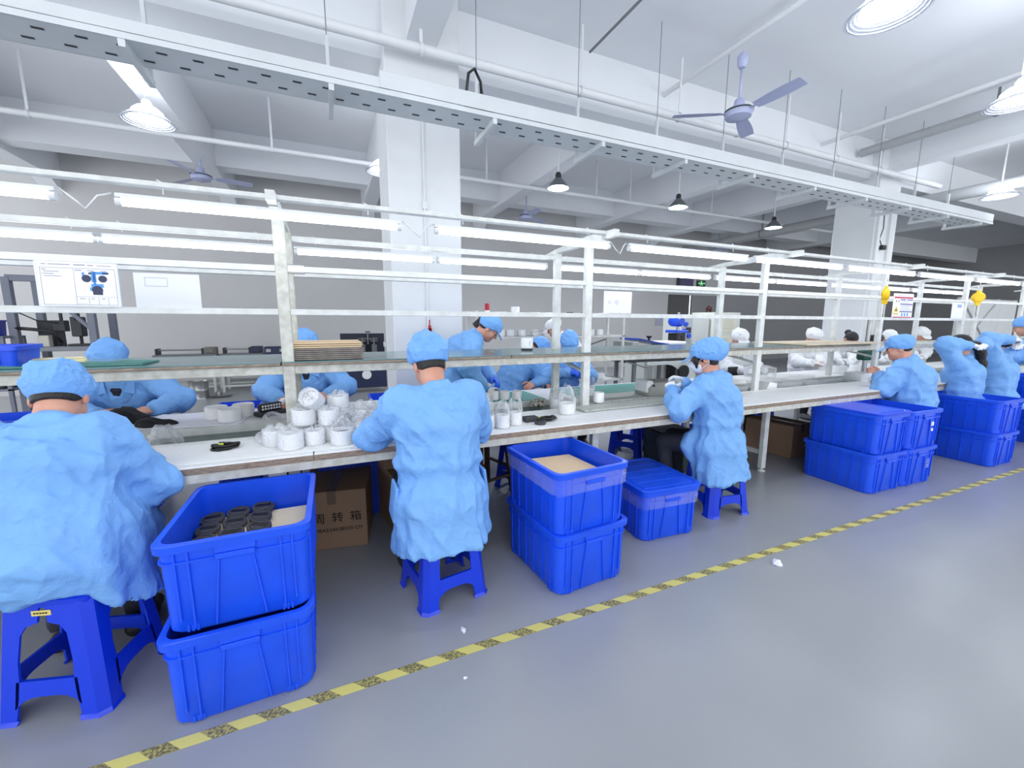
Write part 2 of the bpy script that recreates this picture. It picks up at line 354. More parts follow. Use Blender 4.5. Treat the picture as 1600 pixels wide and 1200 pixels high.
# lamps: shade + socket + rod + glowing disc
M_lens=mat('lamp_lens',(214,220,232),.2,alpha=.45)
def make_lamp(r,h,rod):
    L=thing('ceiling_lamp','x','lamp')
    q=MB(); q.tube([(0,0,h+.06),(0,0,h+.06+rod)],.012,8); q.lathe([(.001,0),(.045,0),(.05,-.03)],(0,0,h+.06+rod),12); q.build('rod',M_white,L,smooth=40)
    q=MB(); q.lathe([(.001,.08),(.03,.08),(.045,.05),(.045,0),(.03,-.01)],(0,0,h),14); q.build('socket',M_dark if r<.2 else M_white,L,smooth=40)
    q=MB(); n=7; pr=[(.04+(r-.04)*(k/n),h*(1-(k/n)**1.15)) for k in range(n+1)] if r<.2 else [(r*.64+r*.36*(k/n),h*.45*(1-(k/n)**1.2)) for k in range(n+1)]
    pr2=[(a-.006,b-.006) for a,b in pr][::-1]; pr=pr+[(r+.006,-.006)]+pr2; q.lathe(pr,(0,0,0),32); q.build('shade',mat('lamp_shade_grey',(104,108,112),.45) if r<.2 else M_lens,L,smooth=50)
    q=MB(); q.lathe([(.001,h*.36),(r*.45,h*.4),(r*.62,h*.5)] if r<.2 else [(.001,h*.22),(r*.5,h*.25),(r*.6,h*.4),(r*.56,h*.7),(r*.4,h*.95),(.04,h*1.0)],(0,0,-.03 if r<.2 else 0),24); q.build('glowing_disc',M_bulb if r<.2 else M_dome,L,smooth=True)
    if r>=.2:
        q=MB()
        for k in range(4): q.tube([(math.cos(i*PI/14)*r*(.7+.08*k),math.sin(i*PI/14)*r*(.7+.08*k),h*(.3-.09*k)-.006) for i in range(28)],.005,5,closed=True)
        q.build('lens_ring',M_lamp_rim,L,smooth=True)
    return L
big=make_lamp(.235,.14,.95); small=make_lamp(.17,.15,.55)
for k,(x,y,z,lab,src) in enumerate(((3.62,1.88,3.5,'large lit high-bay lamp hanging nearest at the top right',big),(6.2,2.02,3.5,'lit high-bay lamp cut by the right edge of the picture',big),
    (-1.6,5.85,3.46,'lit round lamp hanging over the left end of the bench',big),(3.43,6.02,3.48,'dark conical lamp hanging just right of the column',small),(5.98,6.08,3.48,'dark conical lamp hanging second right of the column',small),
    (9.1,6.42,3.47,'dark conical lamp hanging closest to the far column',small),(.83,6.35,3.46,'lit lamp half hidden by the left side of the near column',big),(10.4,3.42,3.5,'round lamp hanging by the lagged pipe at far right',big),
    (1.0,1.9,3.5,'high-bay lamp above the aisle outside the view',big),(-1.6,1.9,3.5,'high-bay lamp above the aisle farther left',big),(9,2,3.5,'high-bay lamp above the far aisle',big))):
    o=src if (src is big and k==0) or (src is small and k==3) else copy_tree(src,None)
    o.location=(x,y,z); o['label']=lab; o['group']='round lamps hung under the ceiling'
def make_fan():
    f=thing('ceiling_fan','x','fan')
    q=MB(); q.lathe([(.001,.62),(.03,.62),(.055,.58),(.05,.5),(.03,.47),(.012,.47)],(0,0,0),16); q.build('canopy',M_fan,f,smooth=40)
    q=MB(); q.tube([(0,0,.47),(0,0,.1)],.013,8); q.build('rod',M_fan,f,smooth=True)
    q=MB(); q.lathe([(.02,.17),(.05,.15),(.06,.08),(.13,.05),(.145,.02),(.13,-.03),(.06,-.055),(.001,-.058)],(0,0,0),28); q.build('motor',M_fan,f,smooth=50)
    q=MB(); q.lathe([(.148,.022),(.15,.03),(.148,.038)],(0,0,0),28); q.build('dark_band',M_dark,f)
    for k in range(3):
        a=2*PI*k/3; q=MB(); q.m=Matrix.Rotation(a,4,'Z'); q.bar((.12,0,.01),(.24,0,.015),.04,.006)
        rg=[]
        for t in range(7):
            r=.2+.5*t/6; w=.055+.02*math.sin(PI*t/6*.8); tw=.2
            rg.append([(r,-w,.015+w*tw),(r,0,.015+.004),(r,w,.015-w*tw),(r,w,.012-w*tw),(r,0,.015),(r,-w,.012+w*tw)])
        q.loft(rg,True,True,True); q.build('blade',M_fan,f)
    return f
M_fan=mat('lilac_grey_fan_paint',(176,182,214),.45)
fan=make_fan()
for k,(x,y,z,rz,lab) in enumerate(((4.3,3.56,3.68,.52,'nearest three-bladed ceiling fan under the slim conduit'),(4.13,8.63,3.67,.45,'small distant ceiling fan right of the near column'),(-1.72,8.45,3.66,.2,'dim ceiling fan in the rear bay at upper left'),(11.3,9.7,3.7,.3,'faint farthest ceiling fan before the right column'))):
    o=fan if k==0 else copy_tree(fan,None); o.location=(x,y,z); o.rotation_euler=(0,0,rz); o['label']=lab; o['group']='ceiling fans'

# ---------------------------------------------------------------- the assembly bench
bench=thing('assembly_bench','long white steel assembly bench with posts, rails, shelf and green conveyor belt','workbench')
FX=(-2.15,-.215,1.785,3.715,5.70,7.6,9.35,11.2,13.0)
XE=13.4; XS0=-2.6
seams=[XS0,-1.33,-.1,1.15,1.86,3.1,4.32,5.55,6.8,8.05,9.3,10.5,11.7,XE]
for a_,b_ in zip(seams[:-1],seams[1:]):
    q=MB(); q.cbox(a_+.002,b_-.002,2.2,2.64,.728,.752,.003); q.cur=1; q.box(a_+.001,b_-.001,2.197,2.2,.726,.746); q.box(a_+.001,b_-.001,2.2,2.64,.716,.728); q.build('near_tabletop_panel',[M_top,M_ply],bench)
    q=MB(); q.cbox(a_+.05,b_+.046,3.02,3.56,.728,.752,.003); q.cur=1; q.box(a_+.05,b_+.046,3.02,3.56,.716,.728); q.build('far_tabletop_panel',[M_top,M_ply],bench)
q=MB()
for y in (2.225,2.62,3.05,3.53): q.box(XS0,XE,y-.02,y+.02,.675,.716)
q.build('table_frame',M_frame_old,bench)
MB().cbox(XS0,XE,2.655,3.005,.70,.712,.004).build('conveyor_belt',M_belt,bench)
q=MB(); q.box(XS0,XE,2.642,2.656,.69,.758); q.box(XS0,XE,3.004,3.02,.69,.758); q.build('belt_side_rail',M_frame,bench)
for x in FX:
    for nm,y in (('post',2.66),('rear_post',3.12)):
        q=MB(); top=1.985 if y<3 else 1.965
        q.cbox(x-.03,x+.03,y-.022,y+.022,.7,top,.004); q.build(nm,M_frame_old if x<0 else M_frame,bench)
    for y in (2.52,3.45):
        q=MB(); q.cbox(x-.028,x+.028,y-.022,y+.022,.03,.68,.003); q.lathe([(.001,0),(.035,0),(.035,.01),(.012,.02),(.012,.05)],(x,y,0),12); q.build('leg',M_frame,bench)
    q=MB(); q.bar((x,2.52,.18),(x,3.45,.18),.03,.04); q.bar((x,2.23,.69),(x,3.53,.69),.035,.045); q.build('leg_brace',M_frame,bench)
    q=MB(); q.prism([(2.34,1.965),(2.34,2.01),(2.66,2.02),(3.12,1.995),(3.3,1.975),(3.3,1.96)],x-.02,x+.02,'x'); q.build('lamp_arm',M_frame,bench)
    q=MB(); q.bar((x,2.68,1.12),(x+.0,3.1,1.12),.04,.045); q.bar((x,2.68,1.02),(x,3.1,1.1),.02); q.build('shelf_bracket',M_frame,bench)
for nm,y,z,w in (('upper_rail',2.655,1.683,.032),('lower_rail',2.655,1.45,.032),('rear_upper_rail',3.12,1.70,.028),('rear_top_rail',3.12,1.925,.032)):
    e=9.4
    for a_,b_ in zip(FX[:-1],FX[1:]):
        if a_>8: continue
        q=MB(); q.cbox(a_+.03,b_-.03,y-.018,y+.018,z-w/2,z+w/2,.002); q.build(nm,M_frame,bench)
for a_,b_ in zip(FX[:-1],FX[1:]):
    q=MB(); q.cbox(a_+.03,min(b_-.03,10),2.64,2.68,1.103,1.152,.003); q.build('shelf_beam',M_frame_old,bench)
    q=MB(); q.cbox(a_+.03,min(b_-.03,10),3.1,3.14,1.103,1.152,.003); q.build('rear_shelf_beam',M_frame_old,bench)
shs=(-2.6,-.25,1.15,2.35,3.6,4.8,5.5)
for a_,b_ in zip(shs[:-1],shs[1:]):
    q=MB(); q.cbox(a_+.002,b_-.002,2.62,3.28,1.166,1.174,.002); q.cur=1; q.cbox(a_+.004,b_-.004,2.615,3.26,1.152,1.166,.003); q.build('shelf_board',[M_glass_shelf,M_ply],bench)
MB().cbox(4.35,5.6,2.6,3.2,1.175,1.19,.003).build('plywood_shelf_top',mat('raw_plywood',(212,196,170),.7,mott=.2,mscale=6),bench)
q=MB(); q.cbox(-.19,-.1,2.645,2.665,1.66,1.71,.003); q.build('rail_clip',M_steel,bench)
# tubes
def make_tube(l):
    t=thing('fluorescent_lamp','x','lamp')
    q=MB(); q.cbox(-l/2,l/2,-.014,.014,.018,.036,.003); q.build('housing',M_white,t)
    q=MB(); q.tube([(-l/2+.02,0,0),(l/2-.02,0,0)],.0165,12); q.build('glowing_tube',M_tube,t,smooth=True)
    for e in (-1,1): q=MB(); q.tube([(e*l/2,0,0),(e*(l/2-.022),0,0)],.0185,12); q.build('end_cap',M_white,t)
    q=MB()
    for e in (-.36,.36): q.tube([(e*l,0,.05),(e*l,.0,.1),(e*l-.02,0,.11)],.003,6)
    q.build('hanging_hook',M_white,t)
    return t
tf=make_tube(1.22)
for k,x in enumerate((-1.62,-.208,1.2,2.58,3.88,5.18,6.49,7.8,9.1)):
    o=tf if k==0 else copy_tree(tf,None); o.location=(x,2.45,1.915); o['label']='%s lit tube lamp from the left in the front row above the bench'%ORD[k]; o['group']='tube lamps over the front of the bench'
tr2=make_tube(.955)
xs=[]
for a_,b_ in zip(FX[:-3],FX[1:-2]): xs+= [a_+.035+.4775+.0, b_-.035-.4775]
for k,x in enumerate(xs):
    o=tr2 if k==0 else copy_tree(tr2,None); o.location=(x,3.24,1.862); o['label']='%s lit tube lamp from the left in the rear row above the bench'%ORD[k]; o['group']='tube lamps over the rear of the bench'
q=MB(); q.cbox(-2.4,9.4,2.425,2.475,1.99,2.012,.003); q.build('lamp_channel',M_frame,bench)
q=MB()
for a_,b_ in ((-1.0,-.83),(.41,.59),(1.82,1.95)):
    q.tube([(a_,2.45,1.95),((a_+b_)/2-.03,2.44,1.9),((a_+b_)/2,2.43,1.87),((a_+b_)/2+.04,2.44,1.93),(b_,2.45,1.95)],.004,6)
tag(q.build('lamp_lead',M_white,smooth=True),'thin white leads looping between the front tube lamps','cable')
# floor tape
q=MB(); n=60
for k in range(n): q.box(-3+k*.35,-3+(k+1)*.35,1.515,1.56,.0005,.0015)
tag(q.build('floor_tape',M_tape),'yellow and black hazard tape stuck along the floor','tape')
# ---------------------------------------------------------------- crates
def make_crate(w=.47,d=.60,h=.335,lid=False,m=None,film=False,fill_ribs=5):
    m=m or M_crate; t=thing('plastic_crate','x','crate'); tp=.007; th=.006
    def ring(z,off):
        k=z/h; hw=w/2-.014-tp*(1-k)+off; hd=d/2-.014-tp*(1-k)+off
        return rrect(-hw,hw,-hd,hd,z,.045)
    q=MB(); q.loft([ring(0.0,-.008),ring(.012,0),ring(h-.002,0),ring(h-.002,-th),ring(.018,-th)],True,True,True); q.build('shell',m,t,smooth=35)
    q=MB(); q.loft([ring(h-.028,.001),ring(h-.03,.013),ring(h-.002,.014),ring(h,.011),ring(h,-th-.001),ring(h-.008,-th-.001)],True); q.build('rim',m,t,smooth=35)
    q=MB()
    q.loft([ring(h-.075,.0),ring(h-.073,.006),ring(h-.066,.006),ring(h-.064,0)],True)
    def rib(side,a0,a1,z0,z1,p=.007,wd=.006):
        for s_ in (0,):
            def pt(a,z,o):
                k=z/h; hw=w/2-.014-tp*(1-k)+o; hd=d/2-.014-tp*(1-k)+o
                return {'-y':(a,-hd,z),'+y':(a,hd,z),'-x':(-hw,a,z),'+x':(hw,a,z)}[side]
            q.add([pt(a0-wd/2,z0,-.002),pt(a0+wd/2,z0,-.002),pt(a1+wd/2,z1,-.002),pt(a1-wd/2,z1,-.002),pt(a0-wd/2,z0,p),pt(a0+wd/2,z0,p),pt(a1+wd/2,z1,p),pt(a1-wd/2,z1,p)],
                [(0,3,2,1),(4,5,6,7),(0,1,5,4),(1,2,6,5),(2,3,7,6),(3,0,4,7)])
    for sd in ('-y','+y'):
        for a in (-.135,.135): rib(sd,a*w/.47,a*w/.47,.014,h-.03)
        rib(sd,-.075*w/.47,-.05*w/.47,.014,h-.075); rib(sd,.075*w/.47,.05*w/.47,.014,h-.075)
        rib(sd,-.172*w/.47,-.172*w/.47,.05,h-.03); rib(sd,.172*w/.47,.172*w/.47,.05,h-.03)
    for sd in ('-x','+x'):
        for a in (-.215,-.13,-.045,.045,.13,.215): rib(sd,a*d/.6,a*d/.6,.014,h-.03)
    q.build('moulded_ribs',m,t)
    for s_ in (-1,1):
        q=MB(); y0=s_*(d/2-.014); q.cbox(-.06,.06,min(y0,y0+s_*.016),max(y0,y0+s_*.016),h-.075,h-.055,.003); q.cbox(-.062,.062,min(y0,y0+s_*.008),max(y0,y0+s_*.008),h-.055,h-.03,.002); q.build('handle',m,t)
    for sx in (-1,1):
        for sy in (-1,1):
            x=sx*(w/2-.014-tp); y=sy*(d/2-.014-tp); q=MB()
            for o in range(3):
                q.box(x-sx*(.06+.014*o)-.004,x-sx*(.06+.014*o)+.004,y-.003 if sy<0 else y-.004,y+.004 if sy<0 else y+.003,.004,.03)
                q.box(x-.004,x+.004,y-sy*(.06+.014*o)-.004,y-sy*(.06+.014*o)+.004,.004,.03)
            tag(q.build('corner_notch',m,t),kind='stuff')
    if lid:
        q=MB(); q.loft([ring(h,.016),ring(h+.012,.017),ring(h+.016,.013),ring(h+.016,-.008),ring(h+.010,-.012)],True,True,True)
        n=5
        for k in range(n):
            if lid=='x': a=-d/2+.045+(d-.09)*k/n; q.cbox(-w/2+.04,w/2-.04,a+.003,a+(d-.09)/n-.003,h+.008,h+.0145,.002)
            else: a=-w/2+.04+(w-.08)*k/n; q.cbox(a+.003,a+(w-.08)/n-.003,-d/2+.045,d/2-.045,h+.008,h+.0145,.002)
        q.build('lid',mat('lighter_blue_lid',(34,74,226),.3) if lid=='y' else m,t,smooth=35)
    if film:
        rg=[]; rr=random.Random(3)
        for k in range(6):
            z=h-.115+.02*k; base=ring(z,.008); rg.append([(x*(1+rr.uniform(-.006,.012)),y*(1+rr.uniform(-.006,.012)),z+rr.uniform(-.006,.006)) for x,y,_ in base])
        q=MB(); q.loft(rg,True); q.build('clear_film_band',M_film,t,smooth=True)
    return t
CS=.328
def put(o,x,y,z,deg,lab,grp='blue plastic crates'):
    o.location=(x,y,z); o.rotation_euler=(0,0,math.radians(deg)); o['label']=lab; o['group']=grp; return o
cr=make_crate(.482,.59,.335)
put(cr,-.352,1.885,0,1,'lower blue crate of the front left stack beside the seated worker')
put(copy_tree(cr,None),-.338,1.91,CS,-.5,'upper open blue crate holding black discs at front left')
put(copy_tree(cr,None),1.20,1.97,0,4,'lower blue crate of the stack in the middle of the aisle edge')
crf=make_crate(.475,.58,.335,film=True)
put(crf,1.19,1.965,CS,4,'film wrapped open crate with cardboard inside on the middle stack')
crl=make_crate(.47,.56,.335,lid='x',film=True)
put(crl,2.0,2.18,0,-4,'single low crate with blue lid wrapped in clear film')
put(copy_tree(cr,None),4.225,2.05,0,-2,'lower left crate of the four crate block at right')
cy=make_crate(.44,.58,.335,lid='y'); put(cy,4.225,2.05,CS,-2,'upper left crate with striped blue lid in the four crate block')
put(copy_tree(cr,None),4.675,2.03,0,-2,'lower right crate of the four crate block at right')
put(copy_tree(cr,None),4.68,2.03,CS,-2,'upper right open crate of the four crate block with small white stickers')
put(copy_tree(cr,None),6.10,1.95,0,-2,'lower crate of the two crate stack near the ponytailed worker')
put(copy_tree(cr,None),6.10,1.95,CS,-2,'upper open crate of the two crate stack near the ponytailed worker')
for k,l in enumerate(('bottom','middle','top')):
    o=put(copy_tree(cr,None),7.72,1.87,k*.26,-2,'%s crate of the stack cut by the right edge'%l); o.scale=(1,1,.8)
# stickers and stamps on crates
q=MB(); q.cbox(4.70,4.735,1.724,1.730,CS+.20,CS+.235,.001); q.cbox(4.70,4.725,1.721,1.727,CS+.155,CS+.18,.001)
tag(q.build('white_sticker',M_paper),'two small white stickers on the upper right crate of the block','sticker')
q=MB(); q.box(4.72,4.724,1.727,1.731,.15,.23); q.box(4.756,4.76,1.727,1.731,.15,.23); q.box(4.724,4.756,1.727,1.731,.226,.23); q.box(4.724,4.756,1.727,1.731,.15,.154); q.box(4.732,4.748,1.727,1.731,.165,.18); q.box(4.732,4.748,1.727,1.731,.195,.21)
tag(q.build('stamped_mark',mat('pale_stamp',(150,170,240))),'pale square stamp on the lower right crate of the block','mark')
# contents of the front crate: cardboard and black discs
for k in range(4):
    q=MB(); q.cbox(-.535+.004*k,-.125-.006*k,1.70,2.17-.006*k,.43+.022*k,.45+.022*k,.002); o=q.build('cardboard_sheet',M_card_s)
    tag(o,('bottom','second lowest','second highest','top')[k]+' cream cardboard sheet under the black discs','cardboard','cardboard sheets in the front crate')
def make_disc():
    t=thing('black_disc_cover','x','cover')
    q=MB(); q.lathe([(.001,0),(.042,0),(.046,.004),(.046,.014),(.042,.018),(.001,.018)],(0,0,0),28); q.build('shell',M_soft_black,t,smooth=40)
    q=MB(); q.tube([(math.cos(a)*.033,math.sin(a)*.033,.0185) for a in [2*PI*i/24 for i in range(24)]],.0014,5,closed=True); q.box(-.028,.028,-.004,.004,.018,.021); q.box(-.028,.028,.008,.011,.018,.021); q.build('raised_ring',M_black,t,smooth=40)
    return t
D=[(-.51,2.10),(-.42,2.13),(-.325,2.15),(-.505,1.995),(-.415,2.025),(-.325,2.05),(-.50,1.885),(-.41,1.92),(-.315,1.945),(-.49,1.785),(-.40,1.815),(-.305,1.84)]
dc=make_disc()
cols=('left','middle','right'); rows=('back','second','third','front')
for k,(x,y) in enumerate(D):
    o=dc if k==0 else copy_tree(dc,None); o.location=(x,y,.528); o.rotation_euler=(math.radians(9),math.radians(-4+4*(k%3)),random.uniform(-.3,.3))
    o['label']='black disc cover in the %s row, %s column of the front crate'%(rows[k//3],cols[k%3]); o['group']='black disc covers in the front crate'
q=MB(); q.m=Matrix.Translation((1.19,1.965,CS+.24))@Matrix.Rotation(math.radians(5),4,'Z')@Matrix.Rotation(math.radians(3),4,'Y'); q.cbox(-.185,.185,-.235,.2,0,.012,.002)
tag(q.build('cardboard_sheet',M_card_l),'tan cardboard sheet lying inside the film wrapped crate','cardboard')
# ---------------------------------------------------------------- stools
def make_stool(m=M_stool):
    t=thing('plastic_stool','x','stool'); H=.45
    c=lambda z:.178-(.178-.138)*(z/H)
    q=MB(); q.loft([rrect(-.14,.14,-.14,.14,H-.035,.04),rrect(-.142,.142,-.142,.142,H-.01,.04),rrect(-.132,.132,-.132,.132,H,.035),rrect(-.03,.03,-.012,.012,H,.01),rrect(-.03,.03,-.012,.012,H-.02,.01),rrect(-.128,.128,-.128,.128,H-.03,.035)],True,False,False); q.build('seat',m,t,smooth=35)
    for sx in (-1,1):
        for sy in (-1,1):
            rg=[]
            for z,a in ((0,.085),(.014,.083),(.0141,.076),(.1,.08),(.155,.08),(.22,.074),(.32,.078),(.35,.095),(.362,.13),(H-.02,.132)):
                k=c(z)+(.006 if z<=.012 else 0); ch=.026; th=.008
                P=[(k-a,k),(k-ch,k),(k,k-ch),(k,k-a),(k-th,k-a),(k-th,k-ch-.004),(k-ch-.004,k-th),(k-a,k-th)]
                rg.append([(sx*x,sy*y,z) for x,y in P])
            q=MB(); q.loft(rg,True,True,True); q.build('leg',m,t,smooth=30)
    for side in range(4):
        q=MB(); q.m=Matrix.Rotation(side*PI/2,4,'Z'); n=10; top=[];bot=[]
        for i in range(n+1):
            u=-1+2*i/n; zb=.055+.042*(1-abs(u)**4); zt=.155; k=c(zb); 
            top.append((u*(c(zt)-.07),-c(zt),zt)); bot.append((u*(c(zb)-.07),-c(zb),zb))
        th=.012; T2=[(x,y+th,z) for x,y,z in top]; B2=[(x,y+th,z) for x,y,z in bot]
        q.loft([top,bot,B2,T2,top],False); q.build('crossbar',m,t)
    return t
stl=make_stool()
def pst(o,x,y,deg,lab): o.location=(x,y,0); o.rotation_euler=(0,0,math.radians(deg)); o['label']=lab; o['group']='royal blue plastic stools'; return o
pst(stl,-.925,1.985,-16,'royal blue stool with a yellow sticker under the front left worker')
STOOLS=[(.485,2.01,10,'royal blue stool under the worker with his back turned'),(2.635,2.14,-8,'royal blue stool under the masked worker'),(2.92,3.5,40,'empty royal blue stool behind the bench seen below the table'),
 (3.45,3.75,10,'royal blue stool under the far table left of the white coat'),(1.47,3.12,25,'royal blue stool half hidden behind the middle crate stack'),(4.05,3.55,-5,'royal blue stool under the white coated worker by the third frame'),
 (-1.42,3.98,0,'royal blue stool under the far left worker facing us'),(-.2,3.98,0,'royal blue stool under the worker behind the cardboard pile'),(5.14,2.16,4,'royal blue stool under the man in the peaked cap'),(6.4,2.16,0,'royal blue stool under the ponytailed worker'),(7.15,2.12,0,'royal blue stool under the second worker with raised arms'),
 (2.45,4.3,0,'royal blue stool under the blue gloved worker'),(1.95,4.3,0,'royal blue stool under the worker bending sideways'),(5.6,3.95,0,'royal blue stool under the white coat by the plywood top')]
for x,y,d,l in STOOLS: pst(copy_tree(stl,None),x,y,d,l)
q=MB(); q.m=Matrix.Translation((-.925,1.985,0))@Matrix.Rotation(math.radians(-16),4,'Z'); q.cbox(-.03,.03,-.1455,-.1425,.388,.408,.001); q.cur=1; 
for k in range(5): q.box(-.022+.009*k,-.016+.009*k,-.1465,-.145,.396,.401)
tag(q.build('yellow_sticker',[mat('buff_sticker',(226,206,120)),M_ink]),'small buff sticker on the front left stool','sticker')
# ---------------------------------------------------------------- cartons under the bench
def carton(x,y,z0,w,d,h,deg,lab,m=M_card):
    t=thing('cardboard_carton',lab,'carton',(x,y,z0),math.radians(deg),'cartons under the bench')
    q=MB(); q.cbox(-w/2,w/2,-d/2,d/2,0,h-.004,.003); q.build('box_body',m,t)
    for sx in (-1,1):
        q=MB(); q.cbox(min(sx*.006,sx*w/2),max(sx*.006,sx*w/2),-d/2,d/2,h-.004,h+.003,.001); q.build('top_flap',m,t)
    q=MB(); q.box(-.025,.025,-d/2-.001,d/2+.001,h+.003,h+.0036); q.box(-.025,.025,-d/2-.0014,-d/2-.0004,h-.08,h+.003); q.build('packing_tape',mat('brown_tape',(120,102,86),.25),t)
    return t
def text_obj(txt,size,x,y,z,m,parent=None,name='printed_lettering',rx=PI/2,rz=0,ext=.0006,sx=1):
    cu=bpy.data.curves.new(name,'FONT'); cu.body=txt; cu.size=size; cu.extrude=ext; cu.align_x='CENTER'; cu.align_y='CENTER'
    o=bpy.data.objects.new(name,cu); COL.objects.link(o); o.data.materials.append(m); o.location=(x,y,z); o.rotation_euler=(rx,0,rz); o.scale=(sx,1,1)
    me=bpy.data.meshes.new_from_object(o.evaluated_get(bpy.context.evaluated_depsgraph_get())) if bpy.context.view_layer.update() is None else None
    bpy.data.objects.remove(o); o=bpy.data.objects.new(name,me); COL.objects.link(o); o.location=(x,y,z); o.rotation_euler=(rx,0,rz); o.scale=(sx,1,1)
    if parent: o.parent=parent
    return o
c1=carton(.0,2.90,0,.40,.52,.37,-9,'brown carton printed with black Chinese characters under the bench')
for ch,xx in (('周',-.075),('转',.03),('箱',.135)): text_obj(ch,.07,xx,-.2625,.2,M_ink,c1)
text_obj('MEA3:54X38X35 CM',.031,.035,-.2625,.125,M_ink,c1)
carton(.48,2.88,0,.36,.5,.40,8,'tall brown carton behind the printed carton beside the standing leg')
carton(.46,3.02,.405,.36,.4,.22,4,'smaller brown carton stacked on the tall carton under the bench')
carton(4.48,2.9,0,.36,.5,.34,6,'dark brown carton under the bench left of the four crate block')
cb=MB(); 
def bin_box(lab,x,y,z0,w,d,h,m,deg=0):
    t=thing('storage_box',lab,'box',(x,y,z0),math.radians(deg)); q=MB()
    q.loft([rrect(-w/2+.01,w/2-.01,-d/2+.01,d/2-.01,0,.02),rrect(-w/2,w/2,-d/2,d/2,h,.02),rrect(-w/2+.006,w/2-.006,-d/2+.006,d/2-.006,h,.018),rrect(-w/2+.014,w/2-.014,-d/2+.014,d/2-.014,.01,.018)],True,True,True); q.build('shell',m,t,smooth=35)
    q=MB(); q.loft([rrect(-w/2-.008,w/2+.008,-d/2-.008,d/2+.008,h-.02,.024),rrect(-w/2-.008,w/2+.008,-d/2-.008,d/2+.008,h,.024),rrect(-w/2+.006,w/2-.006,-d/2+.006,d/2-.006,h+.001,.018)],True); q.build('rim',m,t,smooth=35)
    q=MB()
    for k in range(5):
        xx=-w/2+w*(k+.5)/5; q.box(xx-.004,xx+.004,-d/2-.005,-d/2+.006,.02,h-.02)
    q.build('moulded_ribs',m,t); return t
bin_box('dark green crate with slatted lid under the bench by the masked worker',3.02,2.98,0,.38,.42,.36,mat('dark_green_plastic',(28,48,52),.45),-12)
q=MB(); 
for k in range(6): q.cbox(2.84,3.2,2.79+.065*k,2.845+.065*k,.362,.372,.002)
tag(q.build('slatted_board',mat('dark_slats',(60,66,72),.5)),'dark slatted board lying on the dark green crate','board')
bin_box('small teal bin on the floor behind the masked worker stool',3.38,2.72,0,.24,.3,.22,mat('teal_plastic',(18,128,112),.4))
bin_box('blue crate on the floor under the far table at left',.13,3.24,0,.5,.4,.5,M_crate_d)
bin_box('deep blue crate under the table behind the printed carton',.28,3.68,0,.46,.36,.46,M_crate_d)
bin_box('blue crate behind the far table beside three white rings',-.68,3.80,.40,.30,.36,.345,M_crate)
bin_box('blue crate behind the far table right of the white pile',.52,3.84,.40,.42,.36,.335,M_crate)
bin_box('blue crate behind the far table at the left edge',-2.1,3.84,.40,.5,.36,.36,M_crate)
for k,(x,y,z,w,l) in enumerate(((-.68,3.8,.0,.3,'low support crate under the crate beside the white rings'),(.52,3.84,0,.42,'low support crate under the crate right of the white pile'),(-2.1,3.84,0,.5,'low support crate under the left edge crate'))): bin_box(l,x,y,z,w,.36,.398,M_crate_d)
bin_box('shallow blue bin on the shelf at the left edge',-1.66,2.80,1.176,.62,.26,.105,M_crate,6)
# wooden stool with thin legs behind the turned worker
t=thing('wooden_stool','old brown wooden stool standing behind the turned worker','stool',(1.12,3.12,0),.3)
q=MB(); q.cbox(-.17,.17,-.17,.17,.47,.5,.006); q.build('seat',mat('old_wood',(86,66,54),.7,mott=.3,mscale=12,stretch=(6,1,1)),t)
for sx in (-1,1):
    for sy in (-1,1): q=MB(); q.bar((sx*.17,sy*.17,0),(sx*.13,sy*.13,.47),.034); q.build('leg',MATS['old_wood'],t)
q=MB()
for s in (-1,1): q.bar((-.16,s*.155,.15),(.16,s*.155,.15),.02); q.bar((s*.155,-.16,.22),(s*.155,.16,.22),.02)
q.build('rung',MATS['old_wood'],t)
t=thing('metal_leg_chair','dark thin legged chair seen under the bench at right','chair',(4.75,3.45,0))
for sx in (-1,1):
    for sy in (-1,1): q=MB(); q.tube([(sx*.18,sy*.17,0),(sx*.16,sy*.15,.44)],.014,8); q.build('leg',M_black,t)
MB().cbox(-.2,.2,-.2,.2,.44,.475,.012).build('seat',M_black,t)
q=MB(); q.cbox(-.19,.19,.18,.2,.6,.85,.008); q.tube([(-.16,.19,.45),(-.16,.19,.8)],.012,6); q.tube([(.16,.19,.45),(.16,.19,.8)],.012,6); q.build('backrest',M_black,t)
# ---------------------------------------------------------------- white housings and bags
def film_mesh(r,h,seed,top=.05,squash=0):
    rr=random.Random(seed); n=26; rg=[]; ph=[rr.uniform(0,6.28) for _ in range(4)]
    prof=[(1.03,.002),(1.06,.25),(1.05,.6),(1.07,.95),(1.08,1.06),(1.04,1.06+top/h*.2),(.98,1.06+top/h*.45),(.86,1.06+top/h*.65),(.72,1.06+top/h*.85),(.5,1.06+top/h*1.0)]
    if squash: prof=[(1.03,.002),(1.06,.25),(1.06,.6),(1.06,.96),(1.04,1.06),(.8,1.1),(.5,1.08),(.1,1.12)]
    for j,(k,z) in enumerate(prof):
        amp=.015+.075*(j/len(prof))*(1.3 if j>4 else .25); ring=[]
        for i in range(n):
            a=2*PI*i/n; f=1+amp*(math.sin(3*a+ph[0]+j*.7)+math.sin(7*a+ph[1]-j*.9)+.7*math.sin(11*a+ph[2]+j*1.7))+rr.uniform(-amp,amp)*.8
            ring.append((r*k*f*math.cos(a),r*k*f*math.sin(a),h*z+((rr.uniform(-1,1)*.012+.018*math.sin(2*a+ph[3])) if j>5 else 0)))
        rg.append(ring)
    return MB().loft(rg,True)
